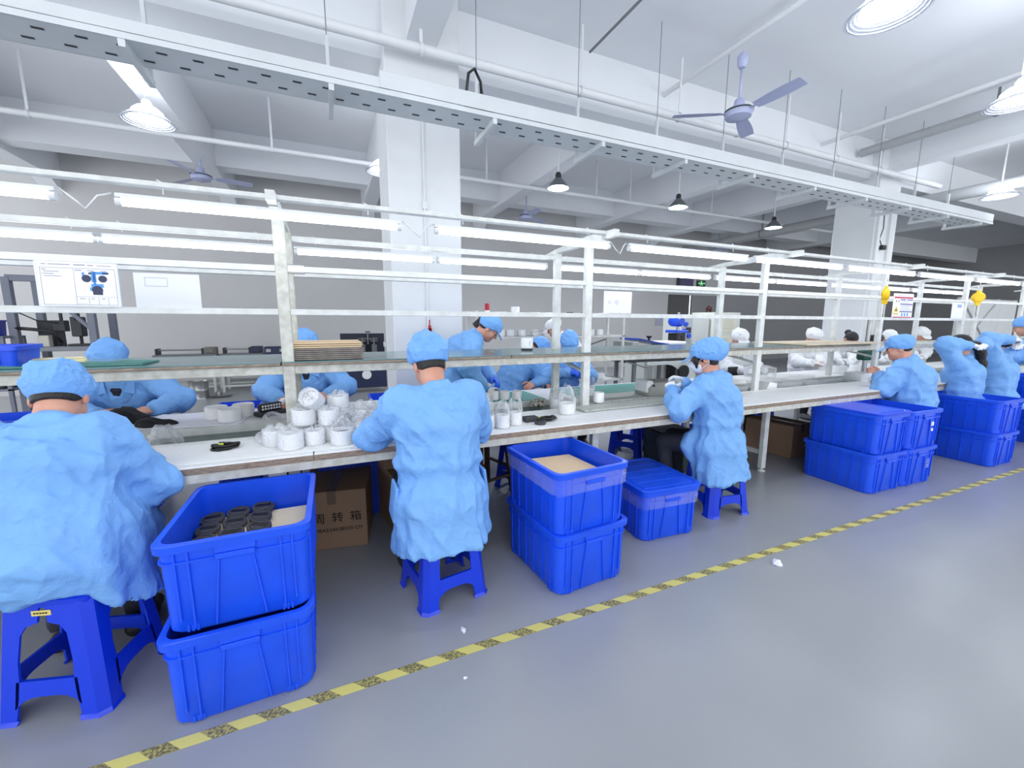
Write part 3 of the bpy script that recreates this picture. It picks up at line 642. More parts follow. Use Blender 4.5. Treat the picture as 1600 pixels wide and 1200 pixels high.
def make_housing(r,h,seed=None,top=.05,squash=0,dark=True,body=None):
    t=thing('white_housing','x','housing')
    q=MB(); q.lathe([(.001,0),(r-.006,0),(r,.006),(r,h-.006),(r-.005,h),(r*.86,h),(r*.82,h-.006),(r*.8,h*.7),(.001,h*.7)],(0,0,0),36); q.build('body',body or M_cup,t,smooth=40)
    q=MB(); q.lathe([(r*.78,h*.7),(r*.76,h*.78),(r*.5,h*.8),(r*.48,h*.74),(.001,h*.74)],(0,0,0),24); q.cbox(-r*.3,r*.3,-r*.12,r*.12,h*.74,h*.86,.002); q.build('insert',M_cup_in if dark else M_cup,t,smooth=40)
    if seed is not None: film_mesh(r,h,seed,top,squash).build('plastic_bag',M_bag,t,smooth=True,fix=False)
    return t
def ph(o,x,y,z,lab,grp,rot=(0,0,0)): o.location=(x,y,z); o.rotation_euler=rot; o['label']=lab; o['group']=grp; return o
TZ=.753
G='bagged white housings piled at the turned worker'
PILE=[(-.285,2.44,0,.058,.085,(0,0,0),1,'bagged white housing at the left end of the pile, half behind another'),
 (-.205,2.335,0,.058,.085,(0,0,0),1,'bagged white housing nearest the front left of the pile'),
 (-.098,2.375,0,.052,.08,(0,0,.4),1,'bagged white housing in the middle of the front row of the pile'),
 (.04,2.33,0,.06,.08,(0,0,0),0,'bagged white housing with open dark top at the right front of the pile'),
 (-.02,2.44,0,.055,.085,(0,0,0),0,'lower white housing of the tall middle column of the pile'),
 (-.02,2.44,.088,.055,.085,(0,0,0),1,'upper bagged housing of the tall middle column of the pile'),
 (-.145,2.46,.095,.06,.085,(0,0,0),1,'bagged white housing resting on the second tier at the left of the pile'),
 (-.165,2.50,0,.06,.09,(0,0,0),1,'bagged white housing at the back supporting the second tier'),
 (-.085,2.485,.205,.052,.085,(math.radians(50),math.radians(-35),0),1,'tilted bagged housing lying near the top of the pile'),
 (.03,2.55,.12,.056,.105,(0,0,.2),1,'bagged white housing standing highest at the back of the pile'),
 (.03,2.55,0,.056,.115,(0,0,0),0,'white housing under the highest one at the back of the pile'),
 (.16,2.53,.03,.062,.10,(math.radians(-8),math.radians(8),0),0,'bagged housing with open white ring top at the right of the pile'),
 (.155,2.385,0,.058,.09,(0,0,0),0,'bagged white housing tucked against the sleeve of the turned worker')]
for k,(x,y,z,r,h,rot,sq,l) in enumerate(PILE):
    ph(make_housing(r,h,10+k,.04,sq,dark=(k in (3,))),x,y,TZ+z,l,G,rot)
q=film_mesh(.09,.03,77,.03,1); o=q.build('plastic_bag',M_bag,smooth=True,fix=False); o.location=(-.30,2.56,TZ+.01); o.rotation_euler=(.1,-.2,.4); tag(o,'empty crinkled clear bag behind the left end of the pile','bag')
q=film_mesh(.07,.05,78,.04,1); o=q.build('plastic_bag',M_bag,smooth=True,fix=False); o.location=(.085,2.43,TZ+.09); o.rotation_euler=(.4,.3,1.4); tag(o,'crinkled clear bag lying on the middle of the pile','bag')
G='bagged housings in a row right of the turned worker'
for k,(x,y,l) in enumerate(((.86,2.33,'leftmost'),(.955,2.315,'middle'),(1.06,2.355,'rightmost'))):
    ph(make_housing(.043,.082,40+k,.075,0),x,y,TZ,'%s of three bagged white housings right of the turned worker'%l,G)
ph(make_housing(.058,.08,51,.11,0),1.53,2.50,TZ,'large bagged white housing with tall crumpled bag by the second frame','bagged housings by the second frame')
ph(make_housing(.04,.09,52,.07,0),1.80,2.78,.715,'bagged white housing behind the second frame post','bagged housings by the second frame')
ph(make_housing(.042,.085,53,.08,0),1.62,2.83,.715,'bagged white housing in front of the blue gloved worker','bagged housings by the second frame')
ph(make_housing(.04,.085,54,.08,0),2.05,2.98,.757,'bagged white housing at the back of the terrazzo board','bagged housings by the second frame')
ph(make_housing(.043,.082),1.93,2.68,.772,'bare white housing standing on the terrazzo board','white housings without bags')
G='bare white housings on the far table'
for k,(x,y,l) in enumerate(((1.095,3.20,'first'),(1.135,3.115,'second'),(1.235,3.18,'third'),(1.325,3.16,'fourth'),(1.425,3.13,'fifth'))):
    ph(make_housing(.041,.076),x,y,TZ,'%s bare white housing from the left in the row on the far table'%l,G)
o=ph(make_housing(.043,.07),1.27,3.33,TZ+.045,'white ring standing on edge behind the row of housings',G,(PI/2,0,.3))
G='three white rings on the far left table'
for k,(x,y,l) in enumerate(((-.715,3.28,'left'),(-.62,3.17,'front'),(-.565,3.31,'right'))):
    ph(make_housing(.066,.085,dark=False),x,y,TZ,'%s of the three white rings on the far left table'%l,G)
t=ph(make_housing(.05,.085),1.47,3.04,1.187,'white housing with black base standing on the shelf','white housings without bags')
q=MB(); q.lathe([(.001,-.012),(.046,-.012),(.046,0),(.001,0)],(0,0,0),24); q.build('black_base',M_black,t,smooth=40)
q=MB()
for k in range(3): q.cbox(-.004,.004,-.0515,-.049,.03+.012*k,.034+.012*k,.001)
q.build('screw_mark',M_ink,t)
# right-hand part of the bench: housings and boxes in front of the white coats
G='white housings in front of the white coats'
for k,(x,y) in enumerate(((6.05,3.2),(6.38,3.15),(6.7,3.2))):
    ph(make_housing(.09,.1),x,y,TZ,'%s white housing from the left in front of the dark haired worker'%ORD[k],G)
q=film_mesh(.16,.11,90,.05,1); o=q.build('plastic_bag',M_bag,smooth=True,fix=False); o.location=(4.75,3.35,TZ); tag(o,'crumpled bag of white parts beside the first white coat','bag')
for x0,x1,l in ((3.35,3.68,'clear open tray standing on the belt left of the third post'),(4.0,4.5,'clear open tray standing on the belt right of the third post'),(4.55,5.2,'long clear tray standing on the belt before the second white coat')):
    t=thing('clear_tray',l,'tray',((x0+x1)/2,2.83,.713)); w=(x1-x0)/2; q=MB()
    q.loft([rrect(-w+.02,w-.02,-.13,.13,0,.02),rrect(-w,w,-.15,.15,.085,.02),rrect(-w+.004,w-.004,-.146,.146,.085,.018),rrect(-w+.024,w-.024,-.126,.126,.004,.018)],True,True,True); q.build('tray_body',M_film,t,smooth=35)
t=thing('white_wedge_unit','white sloped little unit on the belt right of the third post','device',(3.98,2.75,.713))
q=MB(); q.prism([(-.08,.0),(.09,.0),(.09,.09),(-.02,.11)],-.07,.07,'y'); q.build('case',M_cup,t); q=MB(); q.cbox(-.085,.095,-.075,.075,-.0,.012,.003); q.build('base_plate',M_dark,t)
t=thing('white_open_box','small white open box at the arbor press','box',(5.55,2.72,.753))
q=MB(); q.loft([rrect(-.12,.12,-.09,.09,0,.01),rrect(-.125,.125,-.095,.095,.09,.01),rrect(-.115,.115,-.085,.085,.09,.008),rrect(-.112,.112,-.082,.082,.01,.008)],True,True,True); q.build('box_body',M_cup,t)
# mats, boards and sheets on the table
q=MB()
x=-.72; q.cbox(-.95,.75,2.24,2.61,.7525,.756,.001)
for k in range(22): q.box(-.95,.75,2.25+.016*k,2.254+.016*k,.756,.7585)
tag(q.build('ribbed_mat',M_top),'white ribbed mat under the pile on the near table','mat')
for k,(x0,x1,y0,y1,z,m,l) in enumerate(((1.66,2.75,2.47,2.66,.754,M_terr,'front terrazzo board before the masked worker'),(1.8,2.95,2.69,3.0,.757,M_terr,'rear terrazzo board lying over the belt before the masked worker'))):
    q=MB(); q.cbox(x0,x1,y0,y1,z if k==0 else .713,z+.014,.004); tag(q.build('terrazzo_board',m),l,'board')
for x0,x1,l in ((.45,1.66,'teal rubber mat on the far table behind the white housings'),(1.95,3.2,'teal rubber mat on the far table behind the terrazzo boards')):
    q=MB(); q.cbox(x0,x1,3.05,3.5,.7525,.757,.001); tag(q.build('rubber_mat',M_teal),l,'mat')
for k,(x,y,w,d,rz,l) in enumerate(((-.98,3.3,.3,.4,-.25,'white paper sheet beside the black cloth on the far left table'),(-.70,3.22,.34,.34,-.12,'white paper sheet under the three white rings'),(1.1,3.06,.3,.06,.05,'white paper strip curling at the front of the far table'),(5.25,2.42,.3,.14,.1,'white paper slip on the near table before the peaked cap man'),(5.0,2.33,.25,.08,-.1,'second white paper slip on the near table before the peaked cap man'))):
    q=MB(); q.m=Matrix.Rotation(rz,4,'Z'); n=6
    q.loft([[(-w/2+w*i/n,-d/2,.002+.006*math.sin(i*1.1+k)**2),(-w/2+w*i/n,d/2,.002+.006*math.cos(i*.9)**2),(-w/2+w*i/n,d/2,.0),(-w/2+w*i/n,-d/2,.0)] for i in range(n+1)],True,True,True)
    o=q.build('paper_sheet',M_paper); o.location=(x,y,TZ+(.001)); tag(o,l,'paper')
# small black things
def straps(name,x,y,z,seed,lab,cat,m=M_black,rad=.045):
    rr=random.Random(seed); t=thing(name,lab,cat,(x,y,z)); q=MB()
    for k in range(4):
        cx,cy=rr.uniform(-.04,.04),rr.uniform(-.02,.02); q.tube([(cx+rad*math.cos(a)*rr.uniform(.8,1.1),cy+rad*.7*math.sin(a)*rr.uniform(.8,1.1),.006+.006*k) for a in [2*PI*i/14 for i in range(14)]],.006,6,closed=True)
    q.build('strap_loop',m,t,smooth=True)
    for k in range(4): q=MB(); xx=rr.uniform(-.06,.06); yy=rr.uniform(-.03,.03); q.cbox(xx-.014,xx+.014,yy-.008,yy+.008,.012,.03,.003); q.build('buckle',mat('lime_plastic',(208,226,90),.4) if k==0 else M_black,t)
    return t
straps('strap_bundle',-.50,2.45,.759,4,'bundle of black straps and clips on the ribbed mat','strap')
straps('strap_bundle',1.285,2.36,TZ,5,'bundle of black straps with lime clip behind the black disc','strap')
o=copy_tree(dc,(1.215,2.305,TZ)); o.scale=(.8,.8,1.4); o['label']='single black disc cover lying on the near table'; o['group']='black disc covers on the table'
q=MB(); q.cbox(-.05,.05,-.035,.035,0,.03,.006); o=q.build('black_case',M_soft_black); o.location=(1.19,2.40,TZ); tag(o,'small flat black case behind the black disc','case')
def lump(name,x,y,z,sx,sy,sz,seed,m,lab,cat):
    rr=np.random.default_rng(seed); bm=bmesh.new(); bmesh.ops.create_icosphere(bm,subdivisions=3,radius=1)
    for v in bm.verts:
        p=np.array(v.co); f=1+.22*math.sin(4*p[0]+seed)+.15*math.sin(7*p[1]+2*seed+3*p[0])+rr.uniform(-.06,.06); v.co=Vector((p[0]*sx*f,p[1]*sy*f,max(p[2],-.25)*sz*f+sz*.25))
    me=bpy.data.meshes.new(name); bm.to_mesh(me); bm.free(); me.polygons.foreach_set('use_smooth',[True]*len(me.polygons)); me.materials.append(m)
    o=bpy.data.objects.new(name,me); COL.objects.link(o); o.location=(x,y,z); return tag(o,lab,cat)
lump('black_cloth',-1.22,3.36,TZ,.13,.1,.07,2,mat('black_mesh_cloth',(34,34,40),.9,bump=.4,bscale=60),'crumpled black cloth under the far left worker hands','cloth')
lump('black_cloth',-1.02,3.18,TZ,.1,.06,.04,3,MATS['black_mesh_cloth'],'smaller black part lying in front of the black cloth','cloth')
lump('work_glove',1.50,2.90,.735,.05,.05,.05,5,mat('patterned_glove',(190,186,176),.9,mott=.8,mscale=40,rgb2=(30,30,34)),'black and white work glove left of the second frame post','glove')
t=thing('barcode_scanner','black and white handheld comb shaped tool on the far table by the first post','tool',(-.40,3.26,.79),.6)
q=MB(); q.cbox(-.075,.075,-.02,.02,0,.05,.006); q.build('black_head',M_black,t)
for r in range(2):
    for k in range(7): q=MB(); q.cbox(-.064+.019*k,-.052+.019*k,-.023,-.019,.008+.02*r,.021+.02*r,.001); q.build('white_tooth',M_cup,t)
q=MB(); q.bar((.06,.01,.02),(.13,.05,.05),.03,.02); q.build('grip',M_cup,t)
q=MB(); q.cbox(-.09,.1,-.04,.05,-.035,-.003,.008); q.build('dark_foot',M_dark,t)
lump('plastic_bag',-.87,2.82,.715,.09,.08,.08,8,M_bag,'clear crumpled bag by the front left worker elbow','bag')
lump('plastic_bag',-.36,3.13,.755,.08,.06,.03,9,M_bag,'clear bag lying under the comb shaped tool','bag')
# stack of cardboard sheets on the shelf
for k in range(9):
    q=MB(); dx=random.uniform(-.008,.008); q.cbox(-.195+dx,.185+dx+.004*random.random(),2.66,3.02,1.177+.0115*k,1.177+.0115*k+.0085,.002); q.cur=1; (q.cbox(-.19+dx,.18+dx,2.664,3.0,1.177+.0115*k+.0085,1.177+.0115*k+.0112,.0008) if k<7 else None)
    tag(q.build('cardboard_sheet',[M_card_l if k>5 else mat('grey_cardboard',(150,140,132),.85,mott=.3,mscale=20),M_dark]),'%s cardboard sheet from the bottom of the shelf pile'%ORD[k],'cardboard','cardboard sheets piled on the shelf')
q=MB(); q.m=Matrix.Translation((-1.29,2.92,1.178))@Matrix.Rotation(.3,4,'Z'); q.cbox(-.1,.1,-.05,.05,0,.022,.005); q.cur=1; q.cbox(-.095,.095,-.045,.045,.022,.03,.003)
tag(q.build('cream_block',[mat('cream_foam',(236,226,180),.7),mat('cream_foam_top',(226,216,176),.7)]),'cream foam block on the shelf in front of the far left cap','block')
q=MB(); q.m=Matrix.Translation((-1.18,2.82,1.1755)); n=8
q.loft([[(-.3+.6*i/n,-.12,.004+.012*math.sin(i*1.3)**2),(-.3+.6*i/n,.12,.004+.01*math.cos(i)**2),(-.3+.6*i/n,.12,0),(-.3+.6*i/n,-.12,0)] for i in range(n+1)],True,True,True)
tag(q.build('green_cloth',mat('green_cloth',(86,140,132),.8)),'crumpled green cloth on the shelf near the cream block','cloth')
# grey device in front of the masked worker
t=thing('grey_device','grey and white bench device in front of the masked worker','device',(2.68,2.80,.774),-.12)
q=MB(); q.loft([rrect(-.2,.2,-.12,.12,0,.03),rrect(-.2,.2,-.12,.12,.07,.03),rrect(-.17,.14,-.1,.1,.115,.03),rrect(-.16,.13,-.09,.09,.12,.03)],True,True,True); q.build('case',mat('warm_grey_case',(150,150,142),.5),t,smooth=35)
q=MB(); q.cbox(-.21,-.14,-.1,.1,.02,.13,.015); q.build('white_end',M_cup,t)
q=MB(); q.prism([(.02,.02),(.2,.02),(.2,.08),(.08,.11)],-.135,-.1,'y'); q.build('white_side_plate',M_cup,t)
q=MB(); q.cbox(-.19,.19,-.11,.11,-.012,.002,.003); q.build('rubber_foot',M_black,t)
for k in range(2):
    q=MB(); q.lathe([(.001,0),(.012,0),(.012,.012),(.001,.012)],(-.175+.02*k,-.102,.06+.03*k),12,'y'); q.build('knob',M_black,t)
# ---------------------------------------------------------------- things along the rear wall
def frame_table(x0,x1,y0,y1,z,lab):
    t=thing('steel_frame_table',lab,'table',((x0+x1)/2,(y0+y1)/2,0)); w=(x1-x0)/2; d=(y1-y0)/2
    MB().cbox(-w,w,-d,d,z-.03,z,.004).build('tabletop',M_grey,t)
    for sx in (-1,1):
        for sy in (-1,1): q=MB(); q.cbox(sx*(w-.03)-.022,sx*(w-.03)+.022,sy*(d-.03)-.022,sy*(d-.03)+.022,0,z-.03,.003); q.build('leg',M_cream,t)
    q=MB(); q.cbox(-w+.03,w-.03,-d+.02,-d+.045,.1,.135,.002); q.cbox(-w+.03,w-.03,d-.045,d-.02,.1,.135,.002); q.build('lower_rail',M_cream,t)
    MB().cbox(-w+.05,w-.05,d-.03,d-.015,.2,z-.1,.002).build('back_panel',M_wall,t)
    return t
frame_table(-3.1,-2.07,9.75,10.3,.72,'grey steel frame table by the rear wall, the left of two')
frame_table(-1.98,-.98,9.7,10.25,.72,'grey steel frame table by the rear wall, the right of two')
def slide(x,y,z,l,lab,m):
    t=thing('linear_printing_slide',lab,'machine',(x,y,z)); q=MB(); q.cbox(-l/2,l/2,-.12,.12,0,.035,.004); q.build('base_plate',M_grey,t)
    q=MB(); q.tube([(-l/2+.05,-.06,.12),(l/2-.2,-.06,.12)],.012); q.tube([(-l/2+.05,.06,.12),(l/2-.2,.06,.12)],.012); q.build('guide_rod',M_steel,t,smooth=40)
    for xx in (-l/2+.06,l/2-.22): q=MB(); q.cbox(xx-.02,xx+.02,-.1,.1,.035,.15,.004); q.build('end_bracket',M_dark,t)
    q=MB(); q.cbox(l/2-.2,l/2,-.11,.11,.035,.17,.01); q.cbox(l/2-.16,l/2-.04,-.13,-.11,.06,.14,.004); q.build('motor_block',m,t)
    return t
slide(-2.55,9.95,.72,1.0,'grey slide machine on the left frame table by the rear wall',mat('taupe_paint',(120,116,110),.5)); slide(-1.62,9.95,.72,.72,'grey slide machine with navy motor on the right frame table',M_navy)
t=thing('navy_tool_case','long navy case at the right end of the right frame table','case',(-.85,9.5,.6)); q=MB(); q.cbox(-.32,.25,-.15,.15,.12,.3,.01); q.build('case_body',M_navy,t)
q=MB(); q.cbox(-.28,-.2,-.16,-.15,.2,.26,.002); q.cbox(-.05,.0,-.16,-.15,.2,.26,.002); q.build('latch',M_steel,t); q=MB(); q.cbox(-.3,.23,-.13,.13,-.6,.12,.006); q.build('stand',M_cream,t)
t=thing('metal_drum','shiny steel drum standing on the floor before the frame tables','drum',(-2.22,9.15,0)); q=MB(); q.lathe([(.001,.01),(.15,.01),(.155,.0),(.15,.02),(.15,.14),(.154,.15),(.15,.16),(.15,.3),(.156,.31),(.146,.315),(.14,.3),(.001,.29)],(0,0,0),28); q.build('shell',M_steel,t,smooth=40)
q=MB(); q.lathe([(.001,0),(.17,0),(.175,.01),(.16,.015),(.001,.02)],(.32,.05,.02),24); q.lathe([(.05,.02),(.05,.09),(.001,.09)],(.3,.0,.02),16); q.build('drip_pan',M_steel,t,smooth=40)
t=thing('navy_press_machine','navy blue machine with twin clamps standing left of the column','machine',(.63,8.9,0))
q=MB(); q.cbox(-.41,.4,-.3,.3,.1,.72,.01); q.build('cabinet',M_navy,t)
q=MB(); q.cbox(-.42,.42,.05,.1,.74,1.16,.006); q.build('back_plate',mat('dark_navy_plate',(24,28,48),.5),t)
q=MB(); q.cbox(-.43,.43,-.32,.32,.72,.75,.005); q.build('work_table',M_dark,t)
for xx in (-.02,.2):
    q=MB(); q.cbox(xx-.05,xx+.05,-.2,-.05,.75,.95,.008); q.tube([(xx,-.12,.95),(xx,-.12,1.08)],.02); q.cbox(xx-.07,xx+.07,-.14,-.08,1.0,1.03,.004); q.build('clamp',mat('gunmetal',(110,112,112),.35,.6),t)
q=MB(); q.tube([(.09,-.1,.95),(.09,-.1,1.2)],.014); q.cbox(.04,.14,-.12,-.08,1.18,1.21,.005); q.cbox(-.1,.28,-.1,.05,1.04,1.07,.004); q.build('centre_screw',MATS['gunmetal'],t)
q=MB(); q.lathe([(.001,0),(.03,.0),(.035,.03),(.085,.03),(.09,.01),(.001,.02)],(.02,-.31,.36),24,'y'); q.build('white_handwheel',M_cup,t,smooth=40)
for xx in (-.36,.36): q=MB(); q.lathe([(.001,0),(.035,0),(.035,.02),(.014,.03),(.014,.1)],(xx,-.24,0),12); q.build('levelling_foot',M_steel,t)
q=MB(); q.cbox(.37,.41,-.28,-.2,.9,1.0,.004); q.build('switch_box',M_cream,t)
# white rack with housings
t=thing('storage_rack','white slotted steel rack holding white housings behind the workers','rack',(3.33,6.05,0))
for x in (-1.33,1.33):
    for y in (-.22,.22):
        q=MB(); q.cbox(x-.02,x+.02,y-.02,y+.02,0,1.56 if x<0 or True else 1.2,.003); q.build('post',M_frame,t)
q=MB()
for k in range(14): q.box(1.345,1.352,-.235,-.225,.2+.09*k,.225+.09*k)
tag(q.build('post_slot',M_dark,t),kind='stuff')
for z in (.40,1.15,1.50):
    q=MB(); q.cbox(-1.35,1.35,-.24,.24,z,z+.03,.003); q.build('shelf',M_frame,t)
q=MB(); q.bar((-1.33,.24,.35),(1.33,.24,1.1),.02); q.build('brace',M_grey,t)
G='white housings on the rack'
hs=make_housing(.066,.1)
for k,(x,z,l) in enumerate(((2.42,1.18,'first'),(2.57,1.18,'second'),(2.77,1.18,'third'),(3.0,1.18,'fourth'),(3.2,1.18,'fifth'),(4.06,1.18,'sixth'),(4.24,1.18,'seventh'))):
    ph(hs if k==0 else copy_tree(hs,None),x,5.93,z,'%s white housing from the left on the middle rack shelf'%l,G)
ph(copy_tree(hs,None),2.66,5.93,1.53,'single white housing standing on the rack top',G)
ph(copy_tree(hs,None),4.3,5.93,.43,'white housing on the low rack shelf beside the white plate machine',G)
q=film_mesh(.12,.06,101,.04,1); o=q.build('plastic_bag',M_bag,smooth=True,fix=False); o.location=(3.05,5.88,1.18); tag(o,'clear bag crumpled between housings on the middle rack shelf','bag')
for k,x in enumerate((2.42,3.0,3.3,4.3)):
    q=MB(); q.lathe([(.001,0),(.09,0),(.095,.012),(.09,.02),(.001,.02)],(0,0,0),20); o=q.build('white_plate',M_cup,smooth=40); o.location=(x,5.93,1.53); tag(o,'%s flat white disc from the left on the rack top'%ORD[k],'disc','flat white discs on the rack top')
t=thing('signal_lamp','small red signal lamp on the rack top','lamp',(2.2,5.93,1.53)); q=MB(); q.lathe([(.001,.04),(.034,.04),(.034,.13),(.028,.14),(.001,.142)],(0,0,0),16); q.build('red_lens',M_red,t,smooth=40); q=MB(); q.lathe([(.001,0),(.036,0),(.036,.04),(.001,.04)],(0,0,0),16); q.build('base',M_cup,t,smooth=40)
straps('strap_bundle',3.92,5.9,1.53,8,'bundle of black straps lying on the rack top at right','strap'); straps('strap_bundle',3.62,5.9,1.53,9,'smaller black strap bundle on the rack top behind the post','strap',rad=.03)
t=thing('inspection_camera','black camera on a small stand left of the rack','camera',(2.02,5.8,1.18)); q=MB(); q.tube([(-.06,0,.16),(.06,0,.26)],.05,12); q.tube([(.05,0,.25),(.08,0,.275)],.06,12); q.build('camera_body',M_black,t,smooth=40); q=MB(); q.cbox(-.09,.09,-.06,.06,0,.03,.004); q.tube([(0,0,.03),(0,0,.2)],.02,8); q.build('stand',M_dark,t); q=MB(); q.cbox(-.14,-.02,-.05,.05,-1.18,0,.004); q.build('pedestal',M_cream,t)
# white plate machine with tilted blue tray
t=thing('plate_printer','grey and white machine with tilted blue tray right of the rack','machine',(5.45,6.1,0))
q=MB()
for x in (-.5,.55):
    for y in (-.25,.25): q.cbox(x-.03,x+.03,y-.03,y+.03,0,.72,.004)
tag(q.build('stand_frame',M_grey,t),kind='stuff'); MB().cbox(-.75,.75,-.3,.3,.7,.74,.004).build('bed',M_dark,t)
q=MB(); q.cbox(-.58,-.44,-.28,.28,.74,1.06,.006); q.build('end_housing',mat('mid_grey_paint',(168,172,170),.5),t)
q=MB(); q.prism([(-.44,1.09),(.3,.97),(.34,.99),(.3,1.0),(-.42,1.12)],-.26,.26,'y'); q.build('blue_tray',mat('dark_blue_tray',(24,58,150),.4),t)
q=MB(); q.cbox(.3,.72,-.25,.25,.9,1.05,.02); q.build('white_cover',M_cup,t)
for x in (-.15,.62): q=MB(); q.lathe([(.001,0),(.02,0),(.02,.05),(.05,.08),(.05,.1),(.001,.1)],(x,-.2,1.06),12); q.build('knob',M_black,t,smooth=40)
n=10; pr=[(-.3+1.0*i/n, .66-(.02 if i<5 else .02+.30*((i-5)/5)**1.6)) for i in range(n+1)]
q=MB(); q.prism([(-.3,.7)]+[(x,z) for x,z in pr]+[(.7,.7)],-.36,-.33,'y'); q.build('curved_front_plate',M_cream,t)
q=MB(); q.lathe([(.001,0),(.09,0),(.12,.02),(.12,.08),(.001,.08)],(.55,-.32,.5),20,'y'); q.build('black_handwheel',M_black,t,smooth=40)
q=MB(); q.bar((-.75,-.34,.72),(-.3,-.34,.6),.03,.02); q.build('feed_arm',M_grey,t)
t=thing('white_machine_cabinet','pale machine cabinet seen under the shelf left of the masked worker','cabinet',(6.5,6.8,0))
q=MB(); q.cbox(-.75,.68,-.3,.3,.05,.84,.012); q.build('cabinet_body',M_cream,t); q=MB(); q.cbox(-.52,.1,-.315,-.3,.12,.8,.004); q.cbox(.12,.64,-.315,-.3,.12,.8,.004); q.build('door_panel',mat('off_white_door',(216,220,216),.45),t); q=MB(); q.cbox(-.02,.0,-.33,-.315,.5,.75,.003); q.build('door_handle',M_grey,t)
q=MB(); q.cbox(-.7,.64,-.26,.26,0,.05,.004); q.build('plinth',M_dark,t)
t=thing('control_cabinet','pale control cabinet with blue round knobs behind the bench','cabinet',(7.1,6.78,.845))
q=MB(); q.cbox(-.42,.40,-.25,.25,0,.72,.012); q.build('cabinet_body',M_cream,t)
q=MB(); q.cbox(-.40,-.1,-.262,-.25,.03,.70,.004); q.build('control_panel',mat('grey_panel',(176,182,186),.45),t)
for k,(x,z) in enumerate(((-.3,.52),(-.34,.38),(-.2,.28))): q=MB(); q.lathe([(.001,0),(.045,0),(.05,.02),(.045,.04),(.001,.04)],(x,-.262,z),16,'y'); q.build('blue_knob',M_blue_m,t,smooth=40)
q=MB(); q.cbox(-.27,-.14,-.275,-.262,.34,.46,.004); q.build('gauge',M_black,t)
q=MB(); q.lathe([(.001,0),(.04,0),(.04,.15),(.001,.16)],(-.44,-.28,.02),12,'y'); q.build('white_roll',M_cup,t,smooth=40)
t=thing('forming_machine','tall off white cabinet with slanted side and two square panels','machine',(7.95,6.78,0))
q=MB(); q.prism([(-.38,0),(.2,0),(.2,.95),(.42,1.2),(.42,1.62),(-.38,1.62)],-.3,.3,'y'); q.build('body',mat('off_white_machine',(222,224,216),.45),t)
for z0,z1 in ((1.2,1.55),(.86,1.14)):
    q=MB(); q.cbox(-.18,.28 if z0>1 else .12,-.318,-.3,z0,z1,.006); q.build('framed_panel',mat('cream_panel',(226,224,206),.5),t); q=MB(); q.cbox(-.12,.2 if z0>1 else .06,-.326,-.318,z0+.06,z1-.06,.004); q.build('inner_panel',mat('cream_inner',(214,212,196),.5),t)
t=thing('bench_drill','bright blue bench drill standing in front of the dark doorway','drill',(6.35,6.3,0))
q=MB(); q.cbox(-.14,.16,-.16,.16,1.2,1.25,.005); q.build('drill_base',M_blue_m,t); q=MB(); q.tube([(.08,.05,1.25),(.08,.05,1.6)],.03,12); q.build('column_tube',M_steel,t,smooth=40)
q=MB(); q.lathe([(.001,-.14),(.08,-.14),(.1,-.1),(.1,.1),(.07,.15),(.001,.15)],(-.02,0,1.42),18,'y'); q.cbox(-.1,.08,-.08,.08,1.42,1.56,.02); q.build('motor_head',M_blue_m,t,smooth=40)
q=MB(); q.tube([(-.06,-.1,1.45),(-.2,-.14,1.52)],.008,6); q.build('feed_lever',M_steel,t); q=MB(); q.cbox(-.1,.12,-.12,.12,0,1.19,.006); q.build('pedestal',M_black,t)
# frame machine at far left
t=thing('frame_press','dark steel frame machine with drill heads at the far left','machine',(-3.32,7.9,0))
M_fr=mat('grey_blue_frame',(112,116,130),.5)
for x in (-.42,.36):
    for y in (-.3,.3): q=MB(); q.cbox(x-.04,x+.04,y-.04,y+.04,0,1.95,.004); q.build('post',M_fr,t)
for y in (-.3,.3):
    for z0,z1 in ((1.9,1.98),(.3,.36)): q=MB(); q.cbox(-.42,.4,y-.033,y+.033,z0,z1,.004); q.build('cross_beam',M_fr,t)
for a_,b_ in (((.33,-.31,1.3),(-.02,-.31,1.72)),((-.40,-.31,.55),(.2,-.31,.12))): q=MB(); q.bar(a_,b_,.04); q.build('diagonal_brace',M_fr,t)
MB().cbox(-.42,.42,-.36,.3,.99,1.05,.005).build('work_table',mat('table_steel',(124,126,134),.45),t)
q=MB(); q.cbox(-.30,-.12,-.1,.14,1.05,1.4,.008); q.build('dark_case',M_dark,t); q=MB(); q.cbox(-.22,-.11,-.3,-.2,1.05,1.2,.006); q.cbox(-.14,-.11,-.305,-.3,1.12,1.16,.001); q.build('beige_box',mat('beige_plastic',(198,192,180),.5),t)
q=MB(); q.tube([(-.02,-.15,1.05),(-.02,-.15,1.5)],.02); q.cbox(-.08,.04,-.22,-.1,1.25,1.4,.008); q.build('small_press_head',M_dark,t)
q=MB(); q.tube([(.16,-.15,1.05),(.16,-.15,1.55)],.02); q.cbox(.1,.22,-.24,-.1,1.18,1.45,.01); q.tube([(.16,-.26,1.4),(.16,-.26,1.52)],.012); q.cbox(.05,.28,-.25,-.05,1.05,1.08,.004); q.build('drill_head',M_dark,t)
q=MB(); q.tube([(-.4,-.32,1.3),(-.2,-.35,1.28),(-.05,-.3,1.24),(.0,-.25,1.1)],.022,8); q.tube([(-.36,-.3,1.5),(-.2,-.3,1.4),(.0,-.28,1.36)],.008,6); q.build('hose',M_black,t,smooth=True)
q=MB(); q.cbox(-.34,.3,-.25,.2,.36,.8,.01); q.build('lower_cabinet',M_dark,t)
bin_box('dark blue bin beside the frame machine at the far left',-4.05,7.6,1.2,.3,.4,.2,M_crate_d); 
t=thing('side_rack','grey rack carrying the dark blue bin at the far left edge','rack',(-4.05,7.6,0))
